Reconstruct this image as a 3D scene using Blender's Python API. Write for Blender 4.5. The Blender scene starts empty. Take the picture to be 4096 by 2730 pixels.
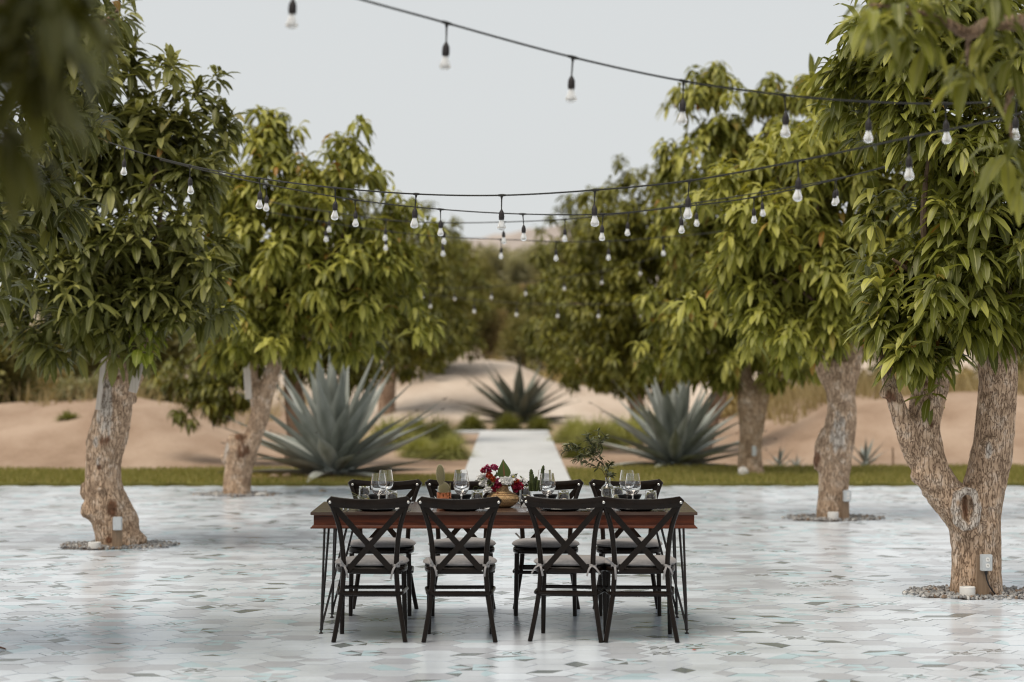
import bpy, bmesh, math, random
import numpy as np
from mathutils import Vector, Matrix, noise as mnoise

random.seed(7)
RNG = np.random.default_rng(11)
scene = bpy.context.scene
COL = scene.collection
PI = math.pi

# ------------------------------------------------------------------ camera
F = 9671.0      # focal length in pixels of the 4096 px wide photograph (85 mm)
HC = 1.77       # eye height
YH = 1405.0     # pixel row of the horizon
cam_data = bpy.data.cameras.new("camera")
cam = bpy.data.objects.new("camera", cam_data)
COL.objects.link(cam)
cam.location = (0, 0, HC)
cam.rotation_euler = (PI / 2, 0, 0)
cam_data.sensor_width = 36.0
cam_data.lens = 85.0
cam_data.shift_y = (YH - 1365.0) / 4096.0
cam_data.clip_start = 0.1
cam_data.clip_end = 3000.0
cam_data.dof.use_dof = True
cam_data.dof.focus_distance = 16.3
cam_data.dof.aperture_fstop = 1.9
scene.camera = cam

# ------------------------------------------------------------------ sky and sun
SUN_EL, SUN_AZ = math.radians(66), math.radians(225)   # behind the camera, a little to the left
world = bpy.data.worlds.new("World")
scene.world = world
world.use_nodes = True
wn = world.node_tree
for n in list(wn.nodes):
    wn.nodes.remove(n)
w_out = wn.nodes.new("ShaderNodeOutputWorld")
w_bg = wn.nodes.new("ShaderNodeBackground")
w_sky = wn.nodes.new("ShaderNodeTexSky")
w_sky.sky_type = 'NISHITA'
w_sky.sun_disc = False
w_sky.sun_elevation = SUN_EL
w_sky.sun_rotation = SUN_AZ
w_sky.dust_density = 1.0
w_hsv = wn.nodes.new("ShaderNodeHueSaturation")
w_hsv.inputs['Saturation'].default_value = 0.25
w_mix = wn.nodes.new("ShaderNodeMix")          # thin even cloud in front of the clear sky
w_mix.data_type = 'RGBA'
w_mix.inputs[0].default_value = 0.80
w_mix.inputs[7].default_value = (7.40, 7.64, 7.68, 1)
wn.links.new(w_sky.outputs[0], w_hsv.inputs['Color'])
wn.links.new(w_hsv.outputs[0], w_mix.inputs[6])
wn.links.new(w_mix.outputs[2], w_bg.inputs['Color'])
w_bg.inputs['Strength'].default_value = 0.10
wn.links.new(w_bg.outputs[0], w_out.inputs['Surface'])

sun_data = bpy.data.lights.new("sun", 'SUN')
sun_data.energy = 3.3
sun_data.angle = math.radians(38)
sun_data.color = (1.0, 0.89, 0.74)
sun = bpy.data.objects.new("sun", sun_data)
COL.objects.link(sun)
sd = Vector((math.sin(SUN_AZ) * math.cos(SUN_EL), math.cos(SUN_AZ) * math.cos(SUN_EL), math.sin(SUN_EL)))
sun.rotation_euler = (-sd).to_track_quat('-Z', 'Y').to_euler()
sun.location = sd * 60

scene.view_settings.view_transform = 'Standard'
scene.view_settings.look = 'None'
scene.view_settings.gamma = 1.0
scene.view_settings.exposure = 0.0
scene.view_settings.use_curve_mapping = False
scene.cycles.max_bounces = 8
scene.cycles.transparent_max_bounces = 12
scene.cycles.filter_width = 1.15
scene.cycles.caustics_reflective = False
scene.cycles.caustics_refractive = False


# ------------------------------------------------------------------ helpers
def P(px, py, d):
    """photograph pixel + distance along the view axis -> world point"""
    return Vector(((px - 2048.0) * d / F, d, HC - (py - YH) * d / F))


def tag(o, label=None, cat=None, group=None, kind=None):
    if label: o["label"] = label
    if cat: o["category"] = cat
    if group: o["group"] = group
    if kind: o["kind"] = kind
    return o


def empty(name, loc, label, cat, group=None, rz=0.0):
    o = bpy.data.objects.new(name, None)
    COL.objects.link(o)
    o.empty_display_size = 0.1
    o.location = loc
    o.rotation_euler = (0, 0, rz)
    return tag(o, label, cat, group)


def link(name, me, parent=None, loc=None):
    o = bpy.data.objects.new(name, me)
    COL.objects.link(o)
    if parent is not None:
        o.parent = parent
    if loc is not None:
        o.location = loc
    return o


def copy_tree(o, parent=None):
    c = o.copy()
    COL.objects.link(c)
    c.parent = parent
    for ch in list(o.children):
        copy_tree(ch, c)
    return c


class MB:
    """collects shapes, then becomes one mesh object"""

    def __init__(self):
        self.v, self.f, self.m = [], [], []

    def add(self, verts, faces, mi=0):
        b = len(self.v)
        self.v.extend([tuple(p) for p in verts])
        self.f.extend([tuple(i + b for i in f) for f in faces])
        self.m.extend([mi] * len(faces))
        return self

    def box(self, c, s, rz=0.0, mi=0):
        cx, cy, cz = c
        hx, hy, hz = s[0] / 2, s[1] / 2, s[2] / 2
        ca, sa = math.cos(rz), math.sin(rz)
        vs = []
        for z in (-hz, hz):
            for x, y in ((-hx, -hy), (hx, -hy), (hx, hy), (-hx, hy)):
                vs.append((cx + x * ca - y * sa, cy + x * sa + y * ca, cz + z))
        return self.add(vs, [(3, 2, 1, 0), (4, 5, 6, 7), (0, 1, 5, 4), (1, 2, 6, 5), (2, 3, 7, 6), (3, 0, 4, 7)], mi)

    def sweep(self, path, prof, up=(0, 0, 1), scales=None, closed=False, cap=True, mi=0):
        """prof: list of (a,b); a along the side vector, b along the local up"""
        path = [Vector(p) for p in path]
        n, k = len(path), len(prof)
        up = Vector(up)
        vs = []
        prev = None
        for i, p in enumerate(path):
            if closed:
                t = path[(i + 1) % n] - path[i - 1]
            else:
                t = path[min(i + 1, n - 1)] - path[max(i - 1, 0)]
            t.normalize()
            if prev is None:
                u = up - t * up.dot(t)
                if u.length < 1e-4:
                    u = Vector((1, 0, 0)) - t * t.x
            else:
                u = prev - t * prev.dot(t)
            u.normalize()
            prev = u
            s = t.cross(u)
            sc = scales[i] if scales is not None else 1.0
            if not isinstance(sc, (tuple, list)):
                sc = (sc, sc)
            for a, b in prof:
                vs.append(p + s * (a * sc[0]) + u * (b * sc[1]))
        fs = []
        m = n if closed else n - 1
        for i in range(m):
            j = (i + 1) % n
            for q in range(k):
                r = (q + 1) % k
                fs.append((i * k + q, i * k + r, j * k + r, j * k + q))
        if cap and not closed:
            fs.append(tuple(range(k - 1, -1, -1)))
            fs.append(tuple((n - 1) * k + q for q in range(k)))
        return self.add(vs, fs, mi)

    def tube(self, path, r, seg=8, closed=False, mi=0):
        prof = [(math.cos(2 * PI * i / seg), math.sin(2 * PI * i / seg)) for i in range(seg)]
        n = len(path)
        rs = r if isinstance(r, (list, tuple)) else [r] * n
        return self.sweep(path, prof, up=(0.13, 0.21, 0.97), scales=list(rs), closed=closed, mi=mi)

    def lathe(self, prof, c=(0, 0, 0), seg=20, mi=0):
        """prof: list of (radius, z); first/last radius 0 closes the end"""
        rows, vs, fs = [], [], []
        for r, z in prof:
            if r < 1e-6:
                rows.append([len(vs)])
                vs.append((c[0], c[1], c[2] + z))
            else:
                rows.append(list(range(len(vs), len(vs) + seg)))
                for i in range(seg):
                    a = 2 * PI * i / seg
                    vs.append((c[0] + r * math.cos(a), c[1] + r * math.sin(a), c[2] + z))
        for a, b in zip(rows[:-1], rows[1:]):
            for i in range(seg):
                j = (i + 1) % seg
                if len(a) == 1 and len(b) == 1:
                    continue
                if len(a) == 1:
                    fs.append((a[0], b[j], b[i]))
                elif len(b) == 1:
                    fs.append((a[i], a[j], b[0]))
                else:
                    fs.append((a[i], a[j], b[j], b[i]))
        return self.add(vs, fs, mi)

    def ellipsoid(self, c, r, seg=12, rings=8, rot=None, mi=0, jitter=0.0):
        vs, fs = [], []
        M = rot or Matrix.Identity(3)
        for i in range(rings + 1):
            th = PI * i / rings
            for j in range(seg):
                ph = 2 * PI * j / seg
                q = 1 + random.uniform(-jitter, jitter)
                v = Vector((r[0] * math.sin(th) * math.cos(ph) * q, r[1] * math.sin(th) * math.sin(ph) * q, r[2] * math.cos(th) * q))
                vs.append(M @ v + Vector(c))
        for i in range(rings):
            for j in range(seg):
                k = (j + 1) % seg
                fs.append((i * seg + j, (i + 1) * seg + j, (i + 1) * seg + k, i * seg + k))
        return self.add(vs, fs, mi)

    def mesh(self, name, mats, smooth=True):
        me = bpy.data.meshes.new(name)
        me.from_pydata(self.v, [], self.f)
        if not isinstance(mats, (list, tuple)):
            mats = [mats]
        for m in mats:
            me.materials.append(m)
        if len(mats) > 1:
            me.polygons.foreach_set("material_index", self.m)
        if smooth:
            me.polygons.foreach_set("use_smooth", [True] * len(me.polygons))
            try:
                me.set_sharp_from_angle(angle=math.radians(42))
            except Exception:
                pass
        me.update()
        return me

    def build(self, name, mats, parent=None, loc=None, smooth=True):
        return link(name, self.mesh(name, mats, smooth), parent, loc)


def grid_mesh(name, V, Q, mat, uv=None, tint=None, smooth=True):
    """numpy verts (n,3), quads (m,4); uv/tint per vertex"""
    me = bpy.data.meshes.new(name)
    n, m = len(V), len(Q)
    me.vertices.add(n)
    me.vertices.foreach_set("co", np.ascontiguousarray(V, dtype=np.float32).ravel())
    me.loops.add(m * 4)
    me.loops.foreach_set("vertex_index", np.ascontiguousarray(Q, dtype=np.int32).ravel())
    me.polygons.add(m)
    me.polygons.foreach_set("loop_start", np.arange(0, m * 4, 4, dtype=np.int32))
    me.polygons.foreach_set("loop_total", np.full(m, 4, dtype=np.int32))
    if smooth:
        me.polygons.foreach_set("use_smooth", np.ones(m, dtype=bool))
    me.update(calc_edges=True)
    if uv is not None:
        l = me.uv_layers.new(name="UVMap")
        l.data.foreach_set("uv", np.ascontiguousarray(uv[np.asarray(Q).ravel()], dtype=np.float32).ravel())
    if tint is not None:
        a = me.attributes.new("tint", 'FLOAT', 'POINT')
        a.data.foreach_set("value", np.ascontiguousarray(tint, dtype=np.float32))
    if mat is not None:
        me.materials.append(mat)
    return me


# ------------------------------------------------------------------ materials
def new_mat(name):
    m = bpy.data.materials.new(name)
    m.use_nodes = True
    nt = m.node_tree
    b = nt.nodes["Principled BSDF"]
    return m, nt, b


def N(nt, kind, **inputs):
    n = nt.nodes.new(kind)
    for k, v in inputs.items():
        n.inputs[k.replace('_', ' ')].default_value = v
    return n


def ramp(nt, fac, stops):
    r = nt.nodes.new("ShaderNodeValToRGB")
    cr = r.color_ramp
    while len(cr.elements) > 1:
        cr.elements.remove(cr.elements[-1])
    cr.elements[0].position = stops[0][0]
    cr.elements[0].color = (*stops[0][1], 1)
    for p, c in stops[1:]:
        e = cr.elements.new(p)
        e.color = (*c, 1)
    nt.links.new(fac, r.inputs[0])
    return r.outputs[0]


def plain(name, col, rough=0.5, spec=0.5, metal=0.0, var=0.15, scale=30.0, bump=0.0):
    """base colour with slow uneven tone and a little fine relief"""
    m, nt, b = new_mat(name)
    tc = nt.nodes.new("ShaderNodeTexCoord")
    no = N(nt, "ShaderNodeTexNoise", Scale=scale, Detail=5.0)
    nt.links.new(tc.outputs['Object'], no.inputs['Vector'])
    lo = tuple(c * (1 - var) for c in col)
    hi = tuple(min(1, c * (1 + var)) for c in col)
    nt.links.new(ramp(nt, no.outputs[0], [(0.3, lo), (0.7, hi)]), b.inputs['Base Color'])
    b.inputs['Roughness'].default_value = rough
    b.inputs['Metallic'].default_value = metal
    b.inputs['Specular IOR Level'].default_value = spec
    if bump:
        bp = N(nt, "ShaderNodeBump", Strength=bump, Distance=0.01)
        nt.links.new(no.outputs[0], bp.inputs['Height'])
        nt.links.new(bp.outputs[0], b.inputs['Normal'])
    return m


def leaf_mat(name, dark, mid, light, rib, old=None, rough=0.48, spec=0.35, trans=0.22, tmul=(1.7, 1.6, 0.9)):
    m, nt, b = new_mat(name)
    at = nt.nodes.new("ShaderNodeAttribute")
    at.attribute_name = "tint"
    oi = nt.nodes.new("ShaderNodeObjectInfo")
    ad = N(nt, "ShaderNodeMath")
    ad.operation = 'ADD'
    nt.links.new(at.outputs['Fac'], ad.inputs[0])
    nt.links.new(oi.outputs['Random'], ad.inputs[1])
    fr = N(nt, "ShaderNodeMath")
    fr.operation = 'FRACT'
    nt.links.new(ad.outputs[0], fr.inputs[0])
    stops = [(0.0, dark), (0.45, mid), (0.93, light)]
    if old:
        stops.append((0.985, light))
        stops.append((1.0, old))
    c = ramp(nt, fr.outputs[0], stops)
    uv = nt.nodes.new("ShaderNodeUVMap")
    sx = nt.nodes.new("ShaderNodeSeparateXYZ")
    nt.links.new(uv.outputs[0], sx.inputs[0])
    s1 = N(nt, "ShaderNodeMath")
    s1.operation = 'SUBTRACT'
    nt.links.new(sx.outputs[0], s1.inputs[0])
    s1.inputs[1].default_value = 0.5
    s2 = N(nt, "ShaderNodeMath")
    s2.operation = 'ABSOLUTE'
    nt.links.new(s1.outputs[0], s2.inputs[0])
    s3 = N(nt, "ShaderNodeMath")
    s3.operation = 'LESS_THAN'
    nt.links.new(s2.outputs[0], s3.inputs[0])
    s3.inputs[1].default_value = 0.055
    mx = nt.nodes.new("ShaderNodeMix")
    mx.data_type = 'RGBA'
    nt.links.new(s3.outputs[0], mx.inputs[0])
    nt.links.new(c, mx.inputs[6])
    mx.inputs[7].default_value = (*rib, 1)
    nt.links.new(mx.outputs[2], b.inputs['Base Color'])
    b.inputs['Roughness'].default_value = rough
    b.inputs['Specular IOR Level'].default_value = spec
    tr = nt.nodes.new("ShaderNodeBsdfTranslucent")
    tb = nt.nodes.new("ShaderNodeMix")
    tb.data_type = 'RGBA'
    tb.blend_type = 'MULTIPLY'
    tb.inputs[0].default_value = 1.0
    tb.inputs[7].default_value = (*tmul, 1)
    nt.links.new(mx.outputs[2], tb.inputs[6])
    nt.links.new(tb.outputs[2], tr.inputs['Color'])
    ms = nt.nodes.new("ShaderNodeMixShader")
    ms.inputs[0].default_value = trans
    out = nt.nodes["Material Output"]
    nt.links.new(b.outputs[0], ms.inputs[1])
    nt.links.new(tr.outputs[0], ms.inputs[2])
    nt.links.new(ms.outputs[0], out.inputs['Surface'])
    return m


def bark_mat(name, c_dark, c_mid, c_light, scale=1.0):
    m, nt, b = new_mat(name)
    tc = nt.nodes.new("ShaderNodeTexCoord")
    mp = nt.nodes.new("ShaderNodeMapping")
    mp.inputs['Scale'].default_value = (34 * scale, 34 * scale, 7.5 * scale)
    nt.links.new(tc.outputs['Object'], mp.inputs['Vector'])
    warp = N(nt, "ShaderNodeTexNoise", Scale=1.4, Detail=3.0)
    nt.links.new(mp.outputs[0], warp.inputs['Vector'])
    va = nt.nodes.new("ShaderNodeVectorMath")
    va.operation = 'MULTIPLY_ADD'
    va.inputs[1].default_value = (2.6, 2.6, 2.6)
    nt.links.new(warp.outputs['Color'], va.inputs[0])
    nt.links.new(mp.outputs[0], va.inputs[2])
    vo = N(nt, "ShaderNodeTexVoronoi", Scale=1.0)
    vo.feature = 'DISTANCE_TO_EDGE'
    nt.links.new(va.outputs[0], vo.inputs['Vector'])
    no = N(nt, "ShaderNodeTexNoise", Scale=9.0 * scale, Detail=6.0, Roughness=0.65)
    nt.links.new(tc.outputs['Object'], no.inputs['Vector'])
    base = ramp(nt, no.outputs[0], [(0.32, tuple((a + d) / 2 for a, d in zip(c_dark, c_mid))), (0.5, c_mid), (0.68, c_light)])
    crack = ramp(nt, vo.outputs['Distance'], [(0.0, (0.10, 0.10, 0.10)), (0.035, (0.5, 0.5, 0.5)), (0.11, (1, 1, 1))])
    mx = nt.nodes.new("ShaderNodeMix")
    mx.data_type = 'RGBA'
    nt.links.new(crack, mx.inputs[0])
    mx.inputs[6].default_value = (*c_dark, 1)
    # bare-wood and rust coloured wounds, stored on the mesh, under the same cracks
    col = base
    for nm, cc in (("pale", (0.60, 0.54, 0.48)), ("rust", (0.13, 0.045, 0.018))):
        at = nt.nodes.new("ShaderNodeAttribute")
        at.attribute_name = nm
        m2 = nt.nodes.new("ShaderNodeMix")
        m2.data_type = 'RGBA'
        wf = N(nt, "ShaderNodeMath")
        wf.operation = 'MULTIPLY'
        wf.inputs[1].default_value = 0.85
        nt.links.new(at.outputs['Fac'], wf.inputs[0])
        nt.links.new(wf.outputs[0], m2.inputs[0])
        nt.links.new(col, m2.inputs[6])
        m2.inputs[7].default_value = (*cc, 1)
        col = m2.outputs[2]
    nt.links.new(col, mx.inputs[7])
    nt.links.new(mx.outputs[2], b.inputs['Base Color'])
    b.inputs['Roughness'].default_value = 0.85
    b.inputs['Specular IOR Level'].default_value = 0.2
    hm = N(nt, "ShaderNodeMath")
    hm.operation = 'MULTIPLY_ADD'
    nt.links.new(crack, hm.inputs[0])
    hm.inputs[1].default_value = 0.7
    nt.links.new(no.outputs[0], hm.inputs[2])
    bp = N(nt, "ShaderNodeBump", Strength=0.9, Distance=0.012)
    nt.links.new(hm.outputs[0], bp.inputs['Height'])
    nt.links.new(bp.outputs[0], b.inputs['Normal'])
    return m


def wood_mat(name, c1, c2, rough, axis_scale, bump=0.05, spec=0.5):
    m, nt, b = new_mat(name)
    b.inputs['Specular IOR Level'].default_value = spec
    tc = nt.nodes.new("ShaderNodeTexCoord")
    mp = nt.nodes.new("ShaderNodeMapping")
    mp.inputs['Scale'].default_value = axis_scale
    nt.links.new(tc.outputs['Object'], mp.inputs['Vector'])
    no = N(nt, "ShaderNodeTexNoise", Scale=1.0, Detail=6.0, Roughness=0.6, Distortion=1.2)
    nt.links.new(mp.outputs[0], no.inputs['Vector'])
    nt.links.new(ramp(nt, no.outputs[0], [(0.3, c1), (0.7, c2)]), b.inputs['Base Color'])
    b.inputs['Roughness'].default_value = rough
    bp = N(nt, "ShaderNodeBump", Strength=bump, Distance=0.004)
    nt.links.new(no.outputs[0], bp.inputs['Height'])
    nt.links.new(bp.outputs[0], b.inputs['Normal'])
    return m


def tile_mat(name, col, var=0.06):
    m, nt, b = new_mat(name)
    tc = nt.nodes.new("ShaderNodeTexCoord")
    ge = nt.nodes.new("ShaderNodeNewGeometry")
    no = N(nt, "ShaderNodeTexNoise", Scale=1.3, Detail=5.0, Roughness=0.6)
    nt.links.new(ge.outputs['Position'], no.inputs['Vector'])
    n2 = N(nt, "ShaderNodeTexNoise", Scale=45.0, Detail=4.0)
    nt.links.new(ge.outputs['Position'], n2.inputs['Vector'])
    mm = N(nt, "ShaderNodeMath")
    mm.operation = 'MULTIPLY_ADD'
    nt.links.new(n2.outputs[0], mm.inputs[0])
    mm.inputs[1].default_value = 0.5
    nt.links.new(no.outputs[0], mm.inputs[2])
    lo = tuple(c * (1 - var) for c in col)
    hi = tuple(c * (1 + var) for c in col)
    nt.links.new(ramp(nt, mm.outputs[0], [(0.5, lo), (1.0, hi)]), b.inputs['Base Color'])
    rr = N(nt, "ShaderNodeMapRange")
    rr.inputs['From Min'].default_value = 0.35
    rr.inputs['From Max'].default_value = 0.65
    rr.inputs['To Min'].default_value = 0.17
    rr.inputs['To Max'].default_value = 0.27
    nt.links.new(no.outputs[0], rr.inputs['Value'])
    nt.links.new(rr.outputs[0], b.inputs['Roughness'])
    b.inputs['Specular IOR Level'].default_value = 0.32
    return m


def glass_mat(name, rough=0.0, tint=(1, 1, 1)):
    m, nt, b = new_mat(name)
    b.inputs['Base Color'].default_value = (*tint, 1)
    b.inputs['Roughness'].default_value = rough
    b.inputs['IOR'].default_value = 1.45
    b.inputs['Transmission Weight'].default_value = 1.0
    return m


M = {}
M['tile_white'] = tile_mat("tile_white", (0.60, 0.655, 0.725))
M['tile_light'] = tile_mat("tile_light", (0.54, 0.585, 0.645))
M['tile_grey'] = tile_mat("tile_grey", (0.445, 0.47, 0.52))
M['tile_dark'] = tile_mat("tile_dark", (0.17, 0.19, 0.195))
M['tile_aqua'] = tile_mat("tile_aqua", (0.455, 0.585, 0.65))
M['grout'] = plain("grout", (0.20, 0.16, 0.14), 0.9, 0.2, var=0.2, scale=20)
M['sand'] = None
M['chair'] = plain("chair_lacquer", (0.0092, 0.0056, 0.0036), 0.25, 0.18, var=0.25, scale=25)
M['cushion'] = plain("cushion_linen", (0.27, 0.258, 0.258), 0.95, 0.1, var=0.10, scale=60, bump=0.25)
M['steel'] = plain("bolt_steel", (0.62, 0.60, 0.57), 0.3, 0.5, 1.0, var=0.1)
M['iron'] = plain("hairpin_iron", (0.022, 0.017, 0.016), 0.4, 0.5, 0.3, var=0.3)
M['top'] = wood_mat("table_top_wood", (0.045, 0.026, 0.018), (0.085, 0.05, 0.036), 0.22, (1.2, 30, 30), 0.08)
M['apron'] = wood_mat("table_apron_wood", (0.028, 0.008, 0.005), (0.135, 0.034, 0.013), 0.4, (2.5, 30, 26), 0.1, 0.2)
M['plate'] = plain("black_plate", (0.02, 0.022, 0.026), 0.16, 0.5, var=0.1)
M['bowl'] = plain("black_bowl", (0.012, 0.011, 0.011), 0.3, 0.5, var=0.1)
M['silver'] = plain("cutlery_steel", (0.72, 0.72, 0.72), 0.16, 0.5, 1.0, var=0.05)
M['napkin'] = plain("white_napkin", (0.72, 0.71, 0.70), 0.9, 0.2, var=0.05, bump=0.2)
M['glass'] = glass_mat("clear_glass")
M['bottle'] = glass_mat("bottle_glass", 0.04, (0.97, 0.98, 0.97))
M['copper'] = plain("copper", (0.38, 0.125, 0.055), 0.12, 0.5, 1.0, var=0.25)
M['socket'] = plain("socket_rubber", (0.018, 0.015, 0.016), 0.6, 0.4, var=0.2)
M['wire'] = plain("cable_rubber", (0.020, 0.020, 0.017), 0.6, 0.3, var=0.2)
M['concrete'] = plain("path_concrete", (0.47, 0.485, 0.50), 0.85, 0.3, var=0.10, scale=3)
M['soil'] = plain("bed_soil", (0.40, 0.26, 0.17), 0.95, 0.1, var=0.25, scale=4)
M['stone'] = plain("gravel_stone", (0.34, 0.33, 0.32), 0.8, 0.3, var=0.35, scale=12)
M['white_paint'] = plain("white_fixture", (0.78, 0.76, 0.73), 0.6, 0.4, var=0.05)
M['box_grey'] = plain("box_grey", (0.52, 0.54, 0.55), 0.45, 0.5, var=0.06)
M['post_wood'] = wood_mat("post_wood", (0.20, 0.13, 0.08), (0.34, 0.24, 0.16), 0.8, (40, 40, 3), 0.3)
M['plank_wood'] = wood_mat("weathered_board", (0.42, 0.36, 0.30), (0.60, 0.54, 0.48), 0.85, (40, 40, 3), 0.3)
M['bark'] = bark_mat("bark", (0.14, 0.082, 0.048), (0.57, 0.40, 0.275), (0.75, 0.60, 0.475))
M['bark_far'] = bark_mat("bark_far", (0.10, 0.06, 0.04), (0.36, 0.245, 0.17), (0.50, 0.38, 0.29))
M['twig'] = plain("twig", (0.16, 0.11, 0.075), 0.8, 0.2, var=0.3)
M['leaf_L'] = leaf_mat("mango_leaf_dark", (0.052, 0.058, 0.010), (0.11, 0.117, 0.024), (0.26, 0.255, 0.08), (0.20, 0.20, 0.08), (0.18, 0.07, 0.02), trans=0.18)
M['leaf_N'] = leaf_mat("mango_leaf_near", (0.048, 0.052, 0.010), (0.085, 0.092, 0.018), (0.13, 0.135, 0.03), (0.17, 0.17, 0.06), None, trans=0.18)
M['leaf_M'] = leaf_mat("mango_leaf_bright", (0.092, 0.102, 0.014), (0.19, 0.20, 0.030), (0.38, 0.37, 0.085), (0.27, 0.26, 0.08), (0.30, 0.11, 0.025), trans=0.25, spec=0.3)
M['leaf_R'] = leaf_mat("mango_leaf_olive", (0.075, 0.086, 0.012), (0.17, 0.182, 0.028), (0.39, 0.385, 0.09), (0.26, 0.26, 0.10), (0.30, 0.11, 0.025), trans=0.22, spec=0.35, rough=0.44)
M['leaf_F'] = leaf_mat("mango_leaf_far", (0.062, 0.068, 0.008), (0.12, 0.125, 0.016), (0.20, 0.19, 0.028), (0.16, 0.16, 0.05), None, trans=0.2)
M['agave'] = None
M['lawn'] = plain("lawn_ground", (0.16, 0.155, 0.045), 0.95, 0.1, var=0.35, scale=2.5)

# ------------------------------------------------------------------ sand / terrain materials
def sand_mat():
    m, nt, b = new_mat("sand")
    ge = nt.nodes.new("ShaderNodeNewGeometry")
    mp = nt.nodes.new("ShaderNodeMapping")
    mp.inputs['Scale'].default_value = (0.5, 0.16, 1.0)
    mp.inputs['Rotation'].default_value = (0, 0, 0.5)
    nt.links.new(ge.outputs['Position'], mp.inputs['Vector'])
    n1 = N(nt, "ShaderNodeTexNoise", Scale=1.6, Detail=5.0, Roughness=0.55)
    nt.links.new(mp.outputs[0], n1.inputs['Vector'])
    n2 = N(nt, "ShaderNodeTexNoise", Scale=14.0, Detail=5.0, Roughness=0.7)
    nt.links.new(ge.outputs['Position'], n2.inputs['Vector'])
    mm = N(nt, "ShaderNodeMath")
    mm.operation = 'MULTIPLY_ADD'
    nt.links.new(n2.outputs[0], mm.inputs[0])
    mm.inputs[1].default_value = 0.35
    nt.links.new(n1.outputs[0], mm.inputs[2])
    c = ramp(nt, mm.outputs[0], [(0.42, (0.185, 0.128, 0.086)), (0.60, (0.29, 0.205, 0.147)), (0.85, (0.40, 0.302, 0.23))])
    # the dumped mound behind the path is of a paler sand
    sx = nt.nodes.new("ShaderNodeSeparateXYZ")
    nt.links.new(ge.outputs['Position'], sx.inputs[0])
    m1 = N(nt, "ShaderNodeMapRange")
    m1.inputs['From Min'].default_value = 56.5
    m1.inputs['From Max'].default_value = 60.0
    nt.links.new(sx.outputs[1], m1.inputs['Value'])
    pale = nt.nodes.new("ShaderNodeMix")
    pale.data_type = 'RGBA'
    nt.links.new(m1.outputs[0], pale.inputs[0])
    nt.links.new(c, pale.inputs[6])
    nt.links.new(ramp(nt, mm.outputs[0], [(0.42, (0.33, 0.26, 0.205)), (0.60, (0.44, 0.36, 0.295)), (0.85, (0.54, 0.46, 0.39))]), pale.inputs[7])
    nt.links.new(pale.outputs[2], b.inputs['Base Color'])
    b.inputs['Roughness'].default_value = 0.95
    b.inputs['Specular IOR Level'].default_value = 0.1
    bp = N(nt, "ShaderNodeBump", Strength=0.6, Distance=0.12)
    nt.links.new(mm.outputs[0], bp.inputs['Height'])
    nt.links.new(bp.outputs[0], b.inputs['Normal'])
    return m


M['sand'] = sand_mat()


def sm(a, b, x):
    t = np.clip((x - a) / (b - a), 0, 1)
    return t * t * (3 - 2 * t)


def H(x, y):
    x = np.asarray(x, dtype=float)
    y = np.asarray(y, dtype=float)
    h = -0.06 * (1 - sm(31.6, 32.4, y))
    left = (0.82 + 0.05 * np.sin(x * 0.9)) * sm(35.6, 43.0, y) * (1 - 0.35 * sm(45, 56, y)) * sm(3.6, 7.0, -x)
    right = (0.93 + 0.05 * np.sin(x * 0.7 + 1)) * sm(36.4, 43.5, y) * (1 - 0.35 * sm(45, 56, y)) * sm(3.9, 6.2, x)
    mound = 1.50 * np.exp(-((x + 1.35) / 2.35) ** 4) * np.exp(-((y - 71.5) / 7.0) ** 2)
    ridge = 0.78 * np.exp(-((y - 67.5) / 4.5) ** 2) * sm(-1.0, 2.2, x)
    ridge2 = 0.70 * np.exp(-((y - 66.0) / 5.5) ** 2) * sm(3.5, 6.0, -x)
    h = h + left + right + mound + ridge + ridge2
    h = h + 0.05 * np.sin(x * 1.7 + y * 0.6) * sm(37, 42, y) * (np.abs(x) > 0.9) * sm(1.0, 3.2, np.abs(x)) * 0.7
    far = sm(36.5, 40, y) * sm(1.0, 3.0, np.abs(x)) * (1 - sm(80, 110, y))
    h = h + far * (0.030 * np.sin(x * 2.9 + y * 1.9) + 0.022 * np.sin(x * 5.3 - y * 2.7 + 1) + 0.015 * np.sin(x * 7.9 + y * 4.3))
    h = h + 0.035 * np.sin(3.1 * (x * 0.8 - y * 0.55)) * sm(37.5, 39.5, y) * (1 - sm(46, 50, y)) * sm(4.6, 6.0, np.abs(x))
    h = h + sm(110, 420, y) * 9.0
    return h


xs = np.concatenate([np.linspace(-700, -45, 24), np.linspace(-40, 40, 141), np.linspace(45, 700, 24)])
ys = np.concatenate([np.linspace(-60, 30, 12), np.linspace(31, 90, 119), np.linspace(94, 900, 44)])
GX, GY = np.meshgrid(xs, ys)
GZ = H(GX, GY)
V = np.stack([GX.ravel(), GY.ravel(), GZ.ravel()], 1)
nx, ny = len(xs), len(ys)
idx = np.arange(nx * ny).reshape(ny, nx)
Q = np.stack([idx[:-1, :-1].ravel(), idx[:-1, 1:].ravel(), idx[1:, 1:].ravel(), idx[1:, :-1].ravel()], 1)
o = link("ground", grid_mesh("ground", V, Q, M['sand']))
tag(o, "bare sandy ground rising into low raked berms behind the lawn", "ground", kind="structure")

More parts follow.
